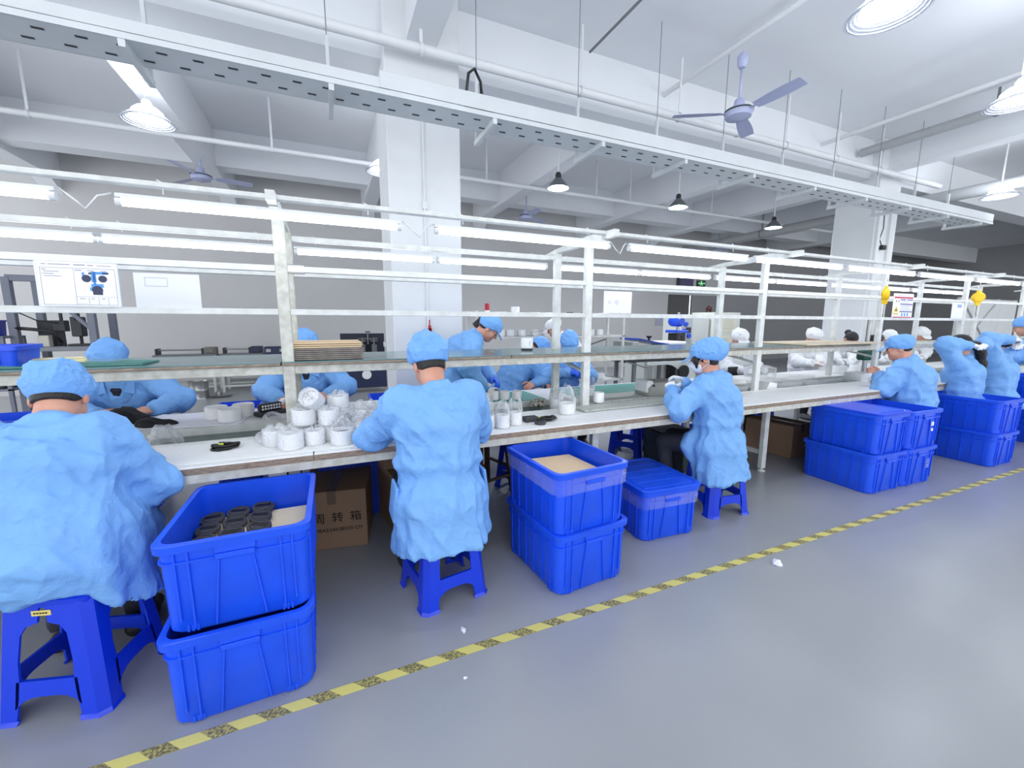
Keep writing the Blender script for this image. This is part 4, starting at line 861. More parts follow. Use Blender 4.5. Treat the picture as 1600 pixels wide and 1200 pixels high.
for x in (-.25,.28):
    for y in (-.2,.2): q=MB(); q.cbox(x-.02,x+.02,y-.02,y+.02,0,1.18,.003); q.build('post',M_fr,t)
for z in (.5,1.17): q=MB(); q.cbox(-.28,.3,-.22,.22,z,z+.028,.003); q.build('shelf',M_fr,t)
q=MB(); q.cbox(-.2,.2,-.15,.15,.53,.95,.01); q.build('stored_case',M_dark,t)
# arbor press on the bench
t=thing('arbor_press','green arbor press with dark vertical ram standing on the bench','press',(5.98,2.86,.72))
q=MB(); q.cbox(-.12,.14,-.1,.1,0,.04,.008); q.build('foot',M_green,t); q=MB(); q.tube([(-.06,0,.04),(-.06,0,.74)],.024,12); q.build('pillar',M_steel,t,smooth=40)
q=MB(); q.cbox(-.16,.17,-.055,.055,.24,.36,.02); q.build('green_head',M_green,t); q=MB(); q.lathe([(.001,0),(.028,0),(.028,.02),(.001,.022)],(.08,-.055,.29),14,'y'); q.build('head_bolt',M_steel,t,smooth=40)
q=MB(); q.cbox(.12,.16,-.02,.02,.1,.78,.004); q.build('ram',M_dark,t); q=MB(); q.tube([(.04,0,.5),(.28,0,.5)],.014,8); q.cbox(.05,.2,-.04,.04,.46,.54,.01); q.lathe([(.03,0),(.03,.02),(.001,.025)],(.14,0,.77),10); q.build('crank',M_dark,t,smooth=40)
# white partition boards at the right
t=thing('white_partition','white board partition with crossed braces at the far right','partition',(14.85,4.75,0))
for k in range(3): q=MB(); q.cbox(-1.45+1.0*k,-.47+1.0*k,-.01,.02,.3,1.98,.004); q.build('board',M_white,t)
M_pale=mat('pale_grey_steel',(186,188,190),.5)
for a_,b_,yy in ((.75,1.9,-.02),(1.9,.75,-.03)): q=MB(); q.bar((-1.4,yy,a_),(.3,yy,b_),.03,.02); q.build('cross_brace',M_pale,t)
for x in (-1.46,-.46,.54,1.52): q=MB(); q.cbox(x-.02,x+.02,.0,.06,0,2.0,.003); q.build('post',M_frame,t)
# ---------------------------------------------------------------- sheets, signs and hanging tools
def sheet(name,lab,x0,x1,y,z0,z1,tilt=0,m=M_paper,cat='paper'):
    t=thing(name,lab,cat,((x0+x1)/2,y,z0)); w=(x1-x0)/2; h=z1-z0
    q=MB(); q.cbox(-w,w,-.002,.002,0,h,.0005); q.build('sheet',m,t); t.rotation_euler=(tilt,0,0); t['w']=w; t['h']=h; return t
def ink(t,rects,m,name):
    w,h=t['w'],t['h']; q=MB()
    for x0,x1,z0,z1 in rects: q.box(-w+2*w*x0,-w+2*w*x1,-.0028,-.0019,h*z0,h*z1)
    return tag(q.build(name,m,t),kind='stuff')
M_line=mat('grey_print',(150,150,160),.7); M_pblue=mat('print_blue',(84,150,222),.6); M_pdark=mat('print_dark',(52,58,84),.6); M_frm=mat('clear_sleeve',(220,222,232),.3)
t=sheet('work_instruction_sheet','printed work sheet with blue part pictures clipped on the left rails',-1.19,-.90,2.61,1.465,1.665,-.03)
ink(t,[(0,.02,0,1),(.98,1,0,1)],M_frm,'sleeve_edge')
ink(t,[(.06,.96,.86,.87),(.06,.96,.03,.04),(.06,.065,.03,.86),(.955,.96,.03,.86),(.45,.454,.03,.86),(.45,.96,.22,.225),(.47,.58,.06,.065),(.6,.604,.04,.2),(.72,.724,.04,.2),(.84,.844,.04,.2)],M_line,'ruled_lines')
ink(t,[(.08,.14,.93,.95),(.16,.42,.93,.95),(.46,.6,.93,.955),(.63,.7,.93,.95),(.74,.92,.93,.945),(.08,.13,.81,.83),(.1,.28,.77,.785),(.08,.22,.72,.735),(.1,.3,.67,.685),(.47,.55,.81,.83),(.62,.7,.81,.825),(.78,.86,.81,.825),(.49,.56,.17,.185),(.63,.67,.17,.185),(.76,.8,.17,.185)],M_line,'text_lines')
ink(t,[(.55,.58,.70,.78),(.66,.72,.56,.80),(.70,.86,.74,.80),(.68,.71,.5,.8),(.65,.8,.44,.52),(.63,.7,.36,.44)],M_pblue,'blue_picture')
def discs(t,L,m,name):
    w,h=t['w'],t['h']; q=MB()
    for cx,cz,r in L: q.lathe([(.0001,0),(r,0)],(-w+2*w*cx,-.003,h*cz),16,'y')
    return q.build(name,m,t)
discs(t,[(.6,.64,.017),(.8,.64,.016),(.72,.38,.02)],M_pdark,'dark_picture'); ink(t,[(.63,.67,.74,.78),(.8,.88,.75,.79),(.66,.78,.27,.38)],M_pdark,'dark_picture')
t=sheet('plain_sheet','pale sheet in a clear sleeve on the left rear rails',-1.0,-.69,3.09,1.475,1.672,-.02); ink(t,[(.16,.5,.62,.63),(.16,.5,.86,.87),(.16,.165,.62,.87),(.495,.5,.62,.87)],M_line,'ruled_box')
t=sheet('plain_sheet','white sheet with faint grey drawing by the second frame',1.91,2.17,2.63,1.468,1.632,0); discs(t,[(.45,.5,.02),(.2,.5,.012)],mat('faint_print',(214,216,228),.7),'faint_drawing')
t=sheet('safety_notice','safety notice with red and blue bands and yellow warning triangle on the right rails',5.86,6.28,2.63,1.46,1.735,-.02)
M_pred=mat('print_red',(186,50,86),.6); M_pnavy=mat('print_navy',(60,58,140),.6)
ink(t,[(.04,.98,.80,.87),(.04,.98,.01,.05)],M_pred,'red_band'); ink(t,[(.35,.62,.73,.77),(.68,.98,.73,.77),(.35,.98,.55,.59),(.35,.98,.24,.28)],M_pnavy,'blue_band')
ink(t,[(.25,.8,.91,.93),(.12,.18,.64,.72),(.24,.3,.64,.72)]+[(.37,.96-.1*(k%3),.69-.035*k,.70-.035*k) for k in range(3)]+[(.37,.96-.07*(k%3),.51-.05*k,.525-.05*k) for k in range(5)],M_line,'text_lines')
w,h=t['w'],t['h']; q=MB(); q.prism([(-w*.9,h*.25),(-w*.42,h*.25),(-w*.66,h*.48)],-.0032,-.002,'y'); q.box(-w*.92,-w*.4,-.0032,-.002,h*.14,h*.2); q.build('warning_triangle',mat('print_yellow',(226,200,40),.6),t)
q=MB(); q.prism([(-w*.74,h*.28),(-w*.58,h*.28),(-w*.66,h*.40)],-.004,-.0032,'y'); q.build('triangle_centre',M_pdark,t); ink(t,[(.45+.14*k,.52+.14*k,.08,.2) for k in range(3)],M_pblue,'blue_picture')
t=sheet('plain_sheet','white sheet with blue block print at the fifth frame',7.22,7.52,2.63,1.46,1.66,-.02); ink(t,[(.45,.8,.7,.88)],mat('print_pale_blue',(128,158,230),.6),'blue_block'); ink(t,[(.5,.75,.77,.79),(.55,.7,.72,.73)],M_paper,'white_text')
def balancer(x,y,z,lab,rz):
    t=thing('tool_balancer',lab,'tool balancer',(x,y,z),rz); q=MB(); q.lathe([(.001,-.03),(.05,-.03),(.062,-.015),(.062,.015),(.05,.03),(.001,.03)],(0,0,0),20,'y'); q.prism([(-.03,-.03),(.03,-.03),(.012,-.1),(-.012,-.1)],-.022,.022,'y'); q.cbox(-.02,.02,-.015,.015,.05,.085,.004); q.build('yellow_case',M_yellow,t,smooth=40)
    q=MB(); q.tube([(0,0,.08),(0,0,.12),(.015,0,.135),(0,0,.15),(0,0,.2)],.004,6); q.build('hook',M_steel,t); q=MB(); q.tube([(0,0,-.1),(0,0,-.2)],.003,6); q.tube([(0,0,-.2),(.008,0,-.22),(0,0,-.235)],.004,6); q.build('hanging_cord',M_dark,t); q=MB(); q.lathe([(.001,-.036),(.018,-.036),(.018,-.03)],(0,0,0),12,'y'); q.build('centre_cap',mat('amber_cap',(206,150,20),.4),t)
balancer(5.40,2.50,1.70,'yellow tool balancer hanging edge on left of the safety notice',.5); balancer(7.42,2.48,1.72,'yellow tool balancer hanging right of the fifth frame',-.85)
t=thing('exit_sign','green lit emergency exit sign on the rear wall above the doorway','sign',(11.75,10.70,2.72)); q=MB(); q.cbox(-.19,.19,-.03,.02,-.1,.1,.006); q.build('case',M_dark,t)
q=MB(); q.box(-.17,.17,-.034,-.03,-.08,.08); q.build('green_face',mat('sign_dark_green',(20,90,56),.4),t)
q=MB(); q.lathe([(.0001,0),(.03,0)],(-.02,-.036,.05),12,'y'); q.prism([(-.04,.03),(.04,.03),(.06,-.01),(.02,-.02),(.05,-.07),(.02,-.07),(-.01,-.03),(-.05,-.07),(-.08,-.06),(-.03,-.01)],-.038,-.035,'y'); q.prism([(-.16,.0),(-.11,.035),(-.11,.012),(-.05,.012),(-.05,-.012),(-.11,-.012),(-.11,-.035)],-.038,-.035,'y'); q.prism([(.16,.0),(.11,.035),(.11,.012),(.07,.012),(.07,-.012),(.11,-.012),(.11,-.035)],-.038,-.035,'y'); q.build('running_figure',M_exit,t)
t=thing('wall_sign','dull purple sign board on the rear wall left of the exit sign','sign',(11.02,10.69,2.73)); q=MB(); q.cbox(-.36,.36,-.02,.03,-.15,.15,.006); q.build('board',mat('purple_sign',(88,80,118),.5),t); q=MB(); q.cbox(-.36,-.24,-.03,-.02,-.15,.15,.002); q.build('dark_end',M_dark,t)
t=thing('no_smoking_sign','round red no smoking sign on the grey door leaf','sign',(12.27,10.745,1.85)); q=MB(); q.tube([(.11*math.cos(u),0,.11*math.sin(u)) for u in [2*PI*i/24 for i in range(24)]],.018,6,closed=True); q.bar((-.08,0,.08),(.08,0,-.08),.02); q.build('red_ring',mat('dull_red',(150,50,46),.6),t); q=MB(); q.cbox(-.07,.06,-.008,.0,-.02,.012,.002); q.build('cigarette',M_black,t)
q=MB(); q.cbox(9.85,10.15,10.70,10.722,1.3,1.58,.002); tag(q.build('wall_notice',mat('lilac_notice',(176,176,200),.7)),'small lilac notice on the rear wall beside the doorway','notice')
for k,(x,y,l) in enumerate(((2.33,1.43,'crumpled white paper scrap on the floor right of the tape near the lidded crate'),(.49,1.657,'small white paper scrap on the floor before the middle stool'),(.42,1.405,'tiny white scrap on the floor beside the tape'))):
    lump('paper_scrap',x,y,.001,(.03,.012,.008)[k],(.022,.02,.006)[k],(.02,.006,.004)[k],20+k,M_paper,l,'paper')
# ---------------------------------------------------------------- people: smooth-blended distance fields meshed with surface nets
class Field:
    def __init__(s,lo,hi,h):
        s.lo=np.array(lo,float)-2*h; s.h=h; s.n=np.ceil((np.array(hi)+2*h-s.lo)/h).astype(int)+1
        s.g=np.full(s.n,.08,np.float32); s.tag=None
    def sub(s,lo,hi,pad):
        i0=np.maximum(np.floor((np.array(lo)-pad-s.lo)/s.h).astype(int),0); i1=np.minimum(np.ceil((np.array(hi)+pad-s.lo)/s.h).astype(int)+1,s.n)
        if (i1<=i0).any(): return None
        ax=[s.lo[k]+s.h*np.arange(i0[k],i1[k]) for k in range(3)]
        return tuple(slice(a,b) for a,b in zip(i0,i1)), ax[0][:,None,None],ax[1][None,:,None],ax[2][None,None,:]
    def put(s,sl,d,k,neg=False):
        a=s.g[sl]
        if neg: s.g[sl]=np.maximum(a,-d); return
        if k>0:
            h=np.maximum(k-np.abs(a-d),0)/k; s.g[sl]=np.minimum(a,d)-h*h*k*.25
        else: s.g[sl]=np.minimum(a,d)
    def cone(s,a,b,ra,rb,k=.02,neg=False):
        a=np.array(a,float); b=np.array(b,float); r=max(ra,rb); q=s.sub(np.minimum(a,b)-r,np.maximum(a,b)+r,k+2.5*s.h)
        if q is None: return
        sl,X,Y,Z=q; d=b-a; L=d@d+1e-9
        t=np.clip(((X-a[0])*d[0]+(Y-a[1])*d[1]+(Z-a[2])*d[2])/L,0,1)
        D=np.sqrt((X-a[0]-t*d[0])**2+(Y-a[1]-t*d[1])**2+(Z-a[2]-t*d[2])**2)-(ra+(rb-ra)*t); s.put(sl,D.astype(np.float32),k,neg)
    def chain(s,pts,rs,k=.02):
        for i in range(len(pts)-1): s.cone(pts[i],pts[i+1],rs[i],rs[i+1],k)
    def ell(s,c,A,r,k=.02,neg=False):
        # A rows = local axes
        c=np.array(c,float); R=max(r); q=s.sub(c-R,c+R,k+2.5*s.h)
        if q is None: return
        sl,X,Y,Z=q; P=[(X-c[0])*A[i][0]+(Y-c[1])*A[i][1]+(Z-c[2])*A[i][2] for i in range(3)]
        k0=np.sqrt(sum((p/w)**2 for p,w in zip(P,r))); k1=np.sqrt(sum((p/(w*w))**2 for p,w in zip(P,r)))+1e-6
        s.put(sl,(k0*(k0-1)/k1).astype(np.float32),k,neg)
    def oval(s,a,b,xa,ra,rb,k=.03,neg=False):
        # elliptical tapered tube from a to b; xa = direction of the first radius
        a=np.array(a,float); b=np.array(b,float); d=b-a; L=np.linalg.norm(d)+1e-9; t_=d/L
        xa=np.array(xa,float); xa=xa-t_*(xa@t_); xa/=np.linalg.norm(xa); ya=np.cross(t_,xa); R=max(*ra,*rb)
        q=s.sub(np.minimum(a,b)-R,np.maximum(a,b)+R,k+2.5*s.h)
        if q is None: return
        sl,X,Y,Z=q; V=[X-a[0],Y-a[1],Z-a[2]]; dot=lambda u: V[0]*u[0]+V[1]*u[1]+V[2]*u[2]
        w=dot(t_); t=np.clip(w/L,0,1); rx=ra[0]+(rb[0]-ra[0])*t; ry=ra[1]+(rb[1]-ra[1])*t
        x,y=dot(xa),dot(ya); k0=np.sqrt((x/rx)**2+(y/ry)**2); k1=np.sqrt((x/(rx*rx))**2+(y/(ry*ry))**2)+1e-6
        D=k0*(k0-1)/k1; e=np.maximum(np.maximum(-w,w-L),0); D=np.where(e>0,np.sqrt(np.maximum(D,0)**2+e**2),D); s.put(sl,D.astype(np.float32),k,neg)
    def plane_cut(s,p,n):
        # keep the side the normal points to
        X=(s.lo[0]+s.h*np.arange(s.n[0]))[:,None,None]; Y=(s.lo[1]+s.h*np.arange(s.n[1]))[None,:,None]; Z=(s.lo[2]+s.h*np.arange(s.n[2]))[None,None,:]
        s.g=np.maximum(s.g,-((X-p[0])*n[0]+(Y-p[1])*n[1]+(Z-p[2])*n[2]).astype(np.float32))
    def grid(s):
        return (s.lo[0]+s.h*np.arange(s.n[0]))[:,None,None],(s.lo[1]+s.h*np.arange(s.n[1]))[None,:,None],(s.lo[2]+s.h*np.arange(s.n[2]))[None,None,:]
    def mesh(s):
        g=s.g; g[0]=g[-1]=.05; g[:,0]=g[:,-1]=.05; g[:,:,0]=g[:,:,-1]=.05
        inn=g<0; n=np.array(g.shape)-1; c=np.zeros(n,np.uint8)
        for i in (0,1):
            for j in (0,1):
                for k in (0,1): c+=inn[i:n[0]+i,j:n[1]+j,k:n[2]+k]
        act=(c>0)&(c<8); ii=np.argwhere(act)
        if not len(ii): return np.zeros((0,3)),np.zeros((0,4),int)
        idx=np.full(n,-1,np.int32); idx[act]=np.arange(len(ii))
        pos=np.zeros((len(ii),3)); cnt=np.zeros(len(ii))
        for ax in range(3):
            o=[x for x in range(3) if x!=ax]
            for u in (0,1):
                for v in (0,1):
                    a=np.zeros(3,int); a[o[0]]=u; a[o[1]]=v; b=a.copy(); b[ax]=1
                    ga=g[tuple((ii+a).T)]; gb=g[tuple((ii+b).T)]; m=(ga<0)!=(gb<0); t=ga[m]/(ga[m]-gb[m])
                    p=np.tile(a.astype(float),(m.sum(),1)); p[:,ax]=t; pos[m]+=p; cnt[m]+=1
        V=s.lo+s.h*(ii+pos/cnt[:,None]); F=[]
        for ax in range(3):
            o=[x for x in range(3) if x!=ax]; sl0=[slice(None)]*3; sl1=[slice(None)]*3; sl0[ax]=slice(0,-1); sl1[ax]=slice(1,None)
            a=inn[tuple(sl0)]; b=inn[tuple(sl1)]; e=np.argwhere(a!=b); e=e[(e[:,o[0]]>0)&(e[:,o[1]]>0)&(e[:,o[0]]<n[o[0]])&(e[:,o[1]]<n[o[1]])]
            q=[]
            for u,v in ((1,1),(0,1),(0,0),(1,0)):
                w=e.copy(); w[:,o[0]]-=u; w[:,o[1]]-=v; q.append(idx[tuple(w.T)])
            q=np.stack(q,1); fl=a[tuple(e.T)]
            if ax==1: fl=~fl
            q[~fl]=q[~fl][:,::-1]; F.append(q)
        return V,np.concatenate(F)
_T=np.random.default_rng(5).random((32,32,32))
def vnoise(p):
    i=np.floor(p).astype(int); f=p-i; f=f*f*(3-2*f); i&=31; j=(i+1)&31; r=0
    for a,wx in ((i[:,0],1-f[:,0]),(j[:,0],f[:,0])):
        for b,wy in ((i[:,1],1-f[:,1]),(j[:,1],f[:,1])):
            for c,wz in ((i[:,2],1-f[:,2]),(j[:,2],f[:,2])): r=r+_T[a,b,c]*wx*wy*wz
    return r
def ridge(p): return (1-np.abs(2*vnoise(p)-1))**3
def normals(V,F):
    N=np.zeros_like(V); d=np.cross(V[F[:,2]]-V[F[:,0]],V[F[:,3]]-V[F[:,1]])
    for k in range(4): np.add.at(N,F[:,k],d)
    return N/(np.linalg.norm(N,axis=1,keepdims=True)+1e-12)
def relax(V,F,it=1,w=.5):
    E=np.concatenate([F[:,[0,1]],F[:,[1,2]],F[:,[2,3]],F[:,[3,0]]])
    for _ in range(it):
        A=np.zeros_like(V); c=np.zeros(len(V)); np.add.at(A,E[:,0],V[E[:,1]]); np.add.at(c,E[:,0],1); np.add.at(A,E[:,1],V[E[:,0]]); np.add.at(c,E[:,1],1)
        V=V*(1-w)+w*A/c[:,None]
    return V
def to_obj(name,parts,m,parent,origin):
    Vs=[];Fs=[];o=0
    for V,F in parts: Vs.append(V); Fs.append(F+o); o+=len(V)
    V=np.concatenate(Vs)-np.array(origin); F=np.concatenate(Fs)
    me=bpy.data.meshes.new(name); me.vertices.add(len(V)); me.vertices.foreach_set('co',V.astype(np.float32).ravel())
    me.loops.add(F.size); me.loops.foreach_set('vertex_index',F.astype(np.int32).ravel())
    me.polygons.add(len(F)); me.polygons.foreach_set('loop_start',np.arange(0,F.size,4,dtype=np.int32)); me.polygons.foreach_set('use_smooth',np.ones(len(F),bool))
    me.update(calc_edges=True); me.materials.append(m); ob=bpy.data.objects.new(name,me); COL.objects.link(ob); ob.parent=parent; return ob
UP=np.array([0,0,1.])
def unit(v): v=np.array(v,float); return v/np.linalg.norm(v)
def ik(a,b,l1,l2,pole):
    d=b-a; L=np.linalg.norm(d); 
    if L>(l1+l2)*.995: b=a+d/L*(l1+l2)*.995; d=b-a; L=np.linalg.norm(d)
    x=(l1*l1-l2*l2+L*L)/(2*L); h=math.sqrt(max(l1*l1-x*x,0)); t=d/L; p=np.array(pole,float); p=p-t*(p@t); p=unit(p)
    return a+t*x+p*h,b
def hand_field(fld,wrist,d,nrm,side,s,curl,fat=0.):
    # d finger direction, nrm palm normal (towards which fingers curl), side = +1 when the thumb is along x
    d=unit(d); nrm=unit(np.array(nrm)-d*(np.array(nrm)@d)); x=np.cross(d,nrm)*side
    pc=wrist+d*.048*s; fld.ell(pc,(x,d,nrm),(.040*s+fat,.050*s+fat,.016*s+fat),.012); fld.cone(wrist-d*.03*s,wrist+d*.02*s,.026*s+fat,.024*s+fat,.015)
    for k,(ox,ln,r) in enumerate(((.028,.068,.0088),(.010,.078,.009),(-.009,.072,.0088),(-.027,.056,.0078))):
        p=wrist+d*(.082-abs(ox-.004)*.25)*s+x*ox*s; dd=unit(d+x*ox*2.2); ang=0; pts=[p-dd*.02*s]; pts.append(p)
        for seg in (.46,.31,.23):
            ang+=curl*(.9 if seg>.4 else 1.1)*(1+.12*k); q=dd*math.cos(ang)+nrm*math.sin(ang); p=p+q*ln*seg*s; pts.append(p)
        fld.chain(pts,[r*s*1.05+fat,r*s*1.05+fat,r*s+fat,r*s*.93+fat,r*s*.8+fat],.004)
    p=wrist+d*.025*s+x*.03*s; d1=unit(d*.55+x*.75+nrm*.25); p1=p+d1*.042*s; d2=unit(d*.85+x*.35+nrm*(.3+curl*.4)); p2=p1+d2*.03*s; p3=p2+unit(d+nrm*(.4+curl*.4))*.024*s
    fld.chain([wrist+d*.012*s+x*.012*s,p,p1,p2,p3],[.015*s+fat,.014*s+fat,.0115*s+fat,.0105*s+fat,.0085*s+fat],.006)
NP=[0]
def person(label,loc,face,hip=.55,stand=False,lean=10,curve=15,side=0,head=(15,0,0),wl=None,wr=None,pl=None,pr=None,s=1.,coat='b',cap='puff',capk=(.1,.12,.085),capo=(0,-.025,.062),
           hair='short',gl=None,gr=None,mask=False,hem=.35,hemfun=None,h=.014,det=.008,seed=0,curl=.35,hd=None,shirt=False,fold=1.,bulk=1.,eyes=False,flare=1.,vis_legs=False,chin=0,shoe=None,hair_extra=None,capt=.36,lap=.5,extra=None,capw=1.):
    a=math.radians(face); Fw=np.array([math.cos(a),math.sin(a),0]); Rt=np.array([math.sin(a),-math.cos(a),0]); rs=np.random.default_rng(seed)
    org=np.array([loc[0],loc[1],0.]); t=thing('person',label,'person',tuple(org),0,'workers at the bench')
    pel=np.array([loc[0],loc[1],hip]); r=math.radians
    ax=lambda l,f=1.: unit(UP*math.cos(r(l))+Fw*math.sin(r(l))+Rt*math.sin(r(side*f)))
    t1,t2,t3=ax(lean*.6,.6),ax(lean,1),ax(lean+curve*.6,1)
    waist=pel+t1*.17*s; chest=waist+t2*.19*s; sc=chest+t3*.115*s; nb=sc+ax(lean+curve,1)*.035*s
    hp,hy,hr=head; ha=a+r(hy); HF0=np.array([math.cos(ha),math.sin(ha),0]); HR=np.array([math.sin(ha),-math.cos(ha),0])
    HF=HF0*math.cos(r(hp))-UP*math.sin(r(hp)); HU=HF0*math.sin(r(hp))+UP*math.cos(r(hp))
    if hr: c_,s_=math.cos(r(hr)),math.sin(r(hr)); HR,HU=HR*c_-HU*s_,HU*c_+HR*s_
    nd=unit(ax(lean+curve*1.2,1)*1.0+HU*.6); hc=nb+nd*.095*s+HU*.055*s+HF*.018*s; A=(HR,HF,HU)
    H=lambda x,y,z: hc+HR*x*s+HF*y*s+HU*z*s
    shR=sc+Rt*.168*s-t3*.02*s; shL=sc-Rt*.168*s-t3*.02*s
    wl=np.array(wl if wl is not None else pel+Fw*.42-Rt*.12+UP*.25); wr=np.array(wr if wr is not None else pel+Fw*.42+Rt*.12+UP*.25)
    eL,wl=ik(shL,wl,.275*s,.25*s,pl if pl is not None else -UP*1-Rt*.75-Fw*.25); eR,wr=ik(shR,wr,.275*s,.25*s,pr if pr is not None else -UP*1+Rt*.75-Fw*.25)
    # legs
    legs=[]
    for sg in (-1,1):
        hj=pel+Rt*sg*.085*s-UP*.02
        if stand: kn=np.array([hj[0],hj[1],.47*s])+Fw*.03+Rt*sg*.02; an=np.array([hj[0],hj[1],.09])+Rt*sg*.04-Fw*.02
        else:
            kn=hj+Fw*.38*s+Rt*sg*.025*s-UP*.03; an=np.array([kn[0],kn[1],.09])-Fw*.06+Rt*sg*.02
        legs.append((hj,kn,an))
    # ---- body: one skin mesh
    parts=[]; q=det
    f=Field(hc-.17*s,hc+.17*s,q)
    f.ell(H(0,-.012,.03),A,(.074*s,.092*s,.084*s),0); f.ell(H(0,.028,-.042),A,(.057*s,.060*s,.070*s),.03); f.ell(H(0,.062,-.088),A,(.026*s,.024*s,.02*s),.025)
    for sg in (-1,1):
        f.ell(H(sg*.035,.055,-.03),A,(.026*s,.026*s,.03*s),.02); f.ell(H(sg*.032,.093,.008),A,(.018*s,.014*s,.011*s),.008,neg=True)
        f.ell(H(sg*.077,-.012,-.002),A,(.011*s,.022*s,.033*s),.008); f.ell(H(sg*.088,-.008,-.0),A,(.008*s,.012*s,.02*s),0,neg=True); f.ell(H(sg*.0105,.101,-.028),A,(.008*s,.009*s,.007*s),.006)
        f.cone(H(sg*.016,.084,.024),H(sg*.045,.072,.024),.009*s,.007*s,.012)
        if eyes: f.ell(H(sg*.032,.079,.007),A,(.0125*s,.0125*s,.0125*s),.002)
    f.cone(H(0,.084,.016),H(0,.106,-.022),.0085*s,.0115*s,.012); f.cone(H(-.02,.08,-.056),H(.02,.08,-.056),.008*s,.008*s,.006); f.cone(H(-.018,.079,-.066),H(.018,.079,-.066),.008*s,.008*s,.004); f.cone(H(-.024,.092,-.061),H(.024,.092,-.061),.003*s,.003*s,0,neg=True)
    f.cone(H(0,-.03,-.05),nb-t3*.0,.052*s,.056*s,.03); f.cone(H(0,-.03,-.05),nb-t3*.05,.05*s,.058*s,.03)
    V,F_=f.mesh(); parts.append((relax(V,F_,1,.3),F_))
    lo=np.min([pel,nb,shL,shR,eL,eR,wl,wr]+[p for L in legs for p in L],0)-.16; hi=np.max([pel,nb,shL,shR,eL,eR,wl,wr]+[p for L in legs for p in L],0)+.16
    f=Field(lo,hi,.02)
    f.oval(pel,waist,Rt,(.15*s,.11*s),(.13*s,.1*s)); f.oval(waist,chest,Rt,(.12*s,.085*s),(.13*s,.08*s)); f.oval(chest,sc,Rt,(.13*s,.08*s),(.09*s,.055*s)); f.cone(sc,nb,.07*s,.055*s)
    for S_,E_,W_ in ((shL,eL,wl),(shR,eR,wr)): f.cone(sc,S_,.06*s,.055*s); f.cone(S_,E_,.047*s,.04*s); f.cone(E_,W_,.038*s,.028*s)
    for hj,kn,an in legs: f.cone(hj,kn,.075*s,.055*s); f.cone(kn,an,.05*s,.035*s); f.cone(an-UP*.03,an+Fw*.14-UP*.055,.035,.028)
    parts.append(f.mesh())
    hands=[]
    for k,(E_,W_,gg) in enumerate(((eL,wl,gl),(eR,wr,gr))):
        dv=unit(W_-E_); 
        if hd is not None and hd[k] is not None: dv=unit(hd[k])
        sg=1 if k==0 else -1; nm=-UP*.8+(Rt if k==0 else -Rt)*.6
        if abs(dv@unit(nm))>.85: nm=Fw*.5-UP
        sd=1.0 if np.cross(dv,nm)@(Rt if k==0 else -Rt)>0 else -1.0
        f=Field(W_-.06+np.minimum(dv,0)*.24*s-.06,W_+.06+np.maximum(dv,0)*.24*s+.06,.0055 if det<.009 else .0075); hand_field(f,W_,dv,nm,sd,s,curl); parts.append(f.mesh())
        if gg is not None:
            f=Field(W_-.06+np.minimum(dv,0)*.24*s-.06,W_+.06+np.maximum(dv,0)*.24*s+.06,.006 if det<.009 else .008); hand_field(f,W_,dv,nm,sd,s,curl,.0035); f.cone(W_-dv*.07,W_+dv*.01,.031*s,.031*s,.015); hands.append((f.mesh(),gg))
    to_obj('body',parts,M_skin,t,org)
    for (mm,gg) in hands: to_obj('glove',[mm],gg,t,org)
    # ---- coat
    cm=M_coat if coat=='b' else M_coat_w; B=bulk
    hz=hem; lo=np.min([pel-.36,nb-.1,shL-.14,shR-.14,eL-.12,eR-.12,wl-.09,wr-.09]+[L[1]-.14 for L in legs],0); lo[2]=max(min(lo[2],hz-.02),.02); hi=np.max([pel+.36,nb+.1,shL+.14,shR+.14,eL+.12,eR+.12,wl+.09,wr+.09]+[L[1]+.14 for L in legs],0)
    f=Field(lo,hi,h)
    f.oval(pel-t1*.03,waist,Rt,(.2*s*B*flare,.165*s*B*flare),(.19*s*B,.15*s*B),.08); f.oval(waist,chest,Rt,(.19*s*B,.15*s*B),(.195*s*B,.145*s*B),.07); f.oval(chest-t2*.03,sc,Rt,(.195*s*B,.145*s*B),(.135*s*B,.095*s*B),.07); n2_=unit(Fw-t2*(Fw@t2)); f.oval((waist+chest)/2-n2_*.0,(chest+sc)/2-n2_*.035*s,Rt,(.17*s*B,.135*s*B),(.16*s*B,.105*s*B),.08); f.oval(sc-t3*.02,nb-t3*.005,Rt,(.13*s,.095*s),(.07*s,.07*s),.05)
    for S_,E_,W_,sg in ((shL,eL,wl,-1),(shR,eR,wr,1)):
        f.cone(sc+Rt*sg*.05*s,S_-t3*.005,.068*s,.078*s*B,.04); f.cone(S_,E_,.083*s*B,.075*s*B,.035); W2=E_+(W_-E_)*.93; f.cone(E_,W2,.073*s*B,.05*s,.03); f.cone(W2-unit(W_-E_)*.03,W2,.045*s,.046*s,.006)
    base=pel.copy(); bot=np.array([pel[0],pel[1],hz])-Fw*.02
    if stand: f.oval(pel-t1*.03,bot,Rt,(.205*s*B*flare,.165*s*B),(.23*s*B*flare,.19*s*B*flare),.03)
    else:
        f.oval(pel+UP*.0,bot-Fw*.03,Rt,(.2*s*B*flare,.17*s*B*flare),(.23*s*B*flare,.19*s*B*flare),.1)
        for hj,kn,an in legs: f.cone(hj,hj+(kn-hj)*lap,.115*s*B,.1*s,.05)
    n3=unit(Fw-t3*(Fw@t3)); nk=[nb+Rt*.066*s*math.cos(u)+unit(n3-t3*.35)*(.066 if math.sin(u)>0 else .058)*s*math.sin(u)+t3*.012 for u in np.linspace(PI/2+.35,PI*2.5-.35,14)]
    f.chain(nk,[.02*s]*14,.006); f.chain([q_-t3*.022*s+(q_-nb)*.18 for q_ in nk],[.02*s]*14,.006)
    if extra: extra(f)
    X,Y,Z=f.grid()
    ang=np.arctan2(Y-pel[1],X-pel[0])
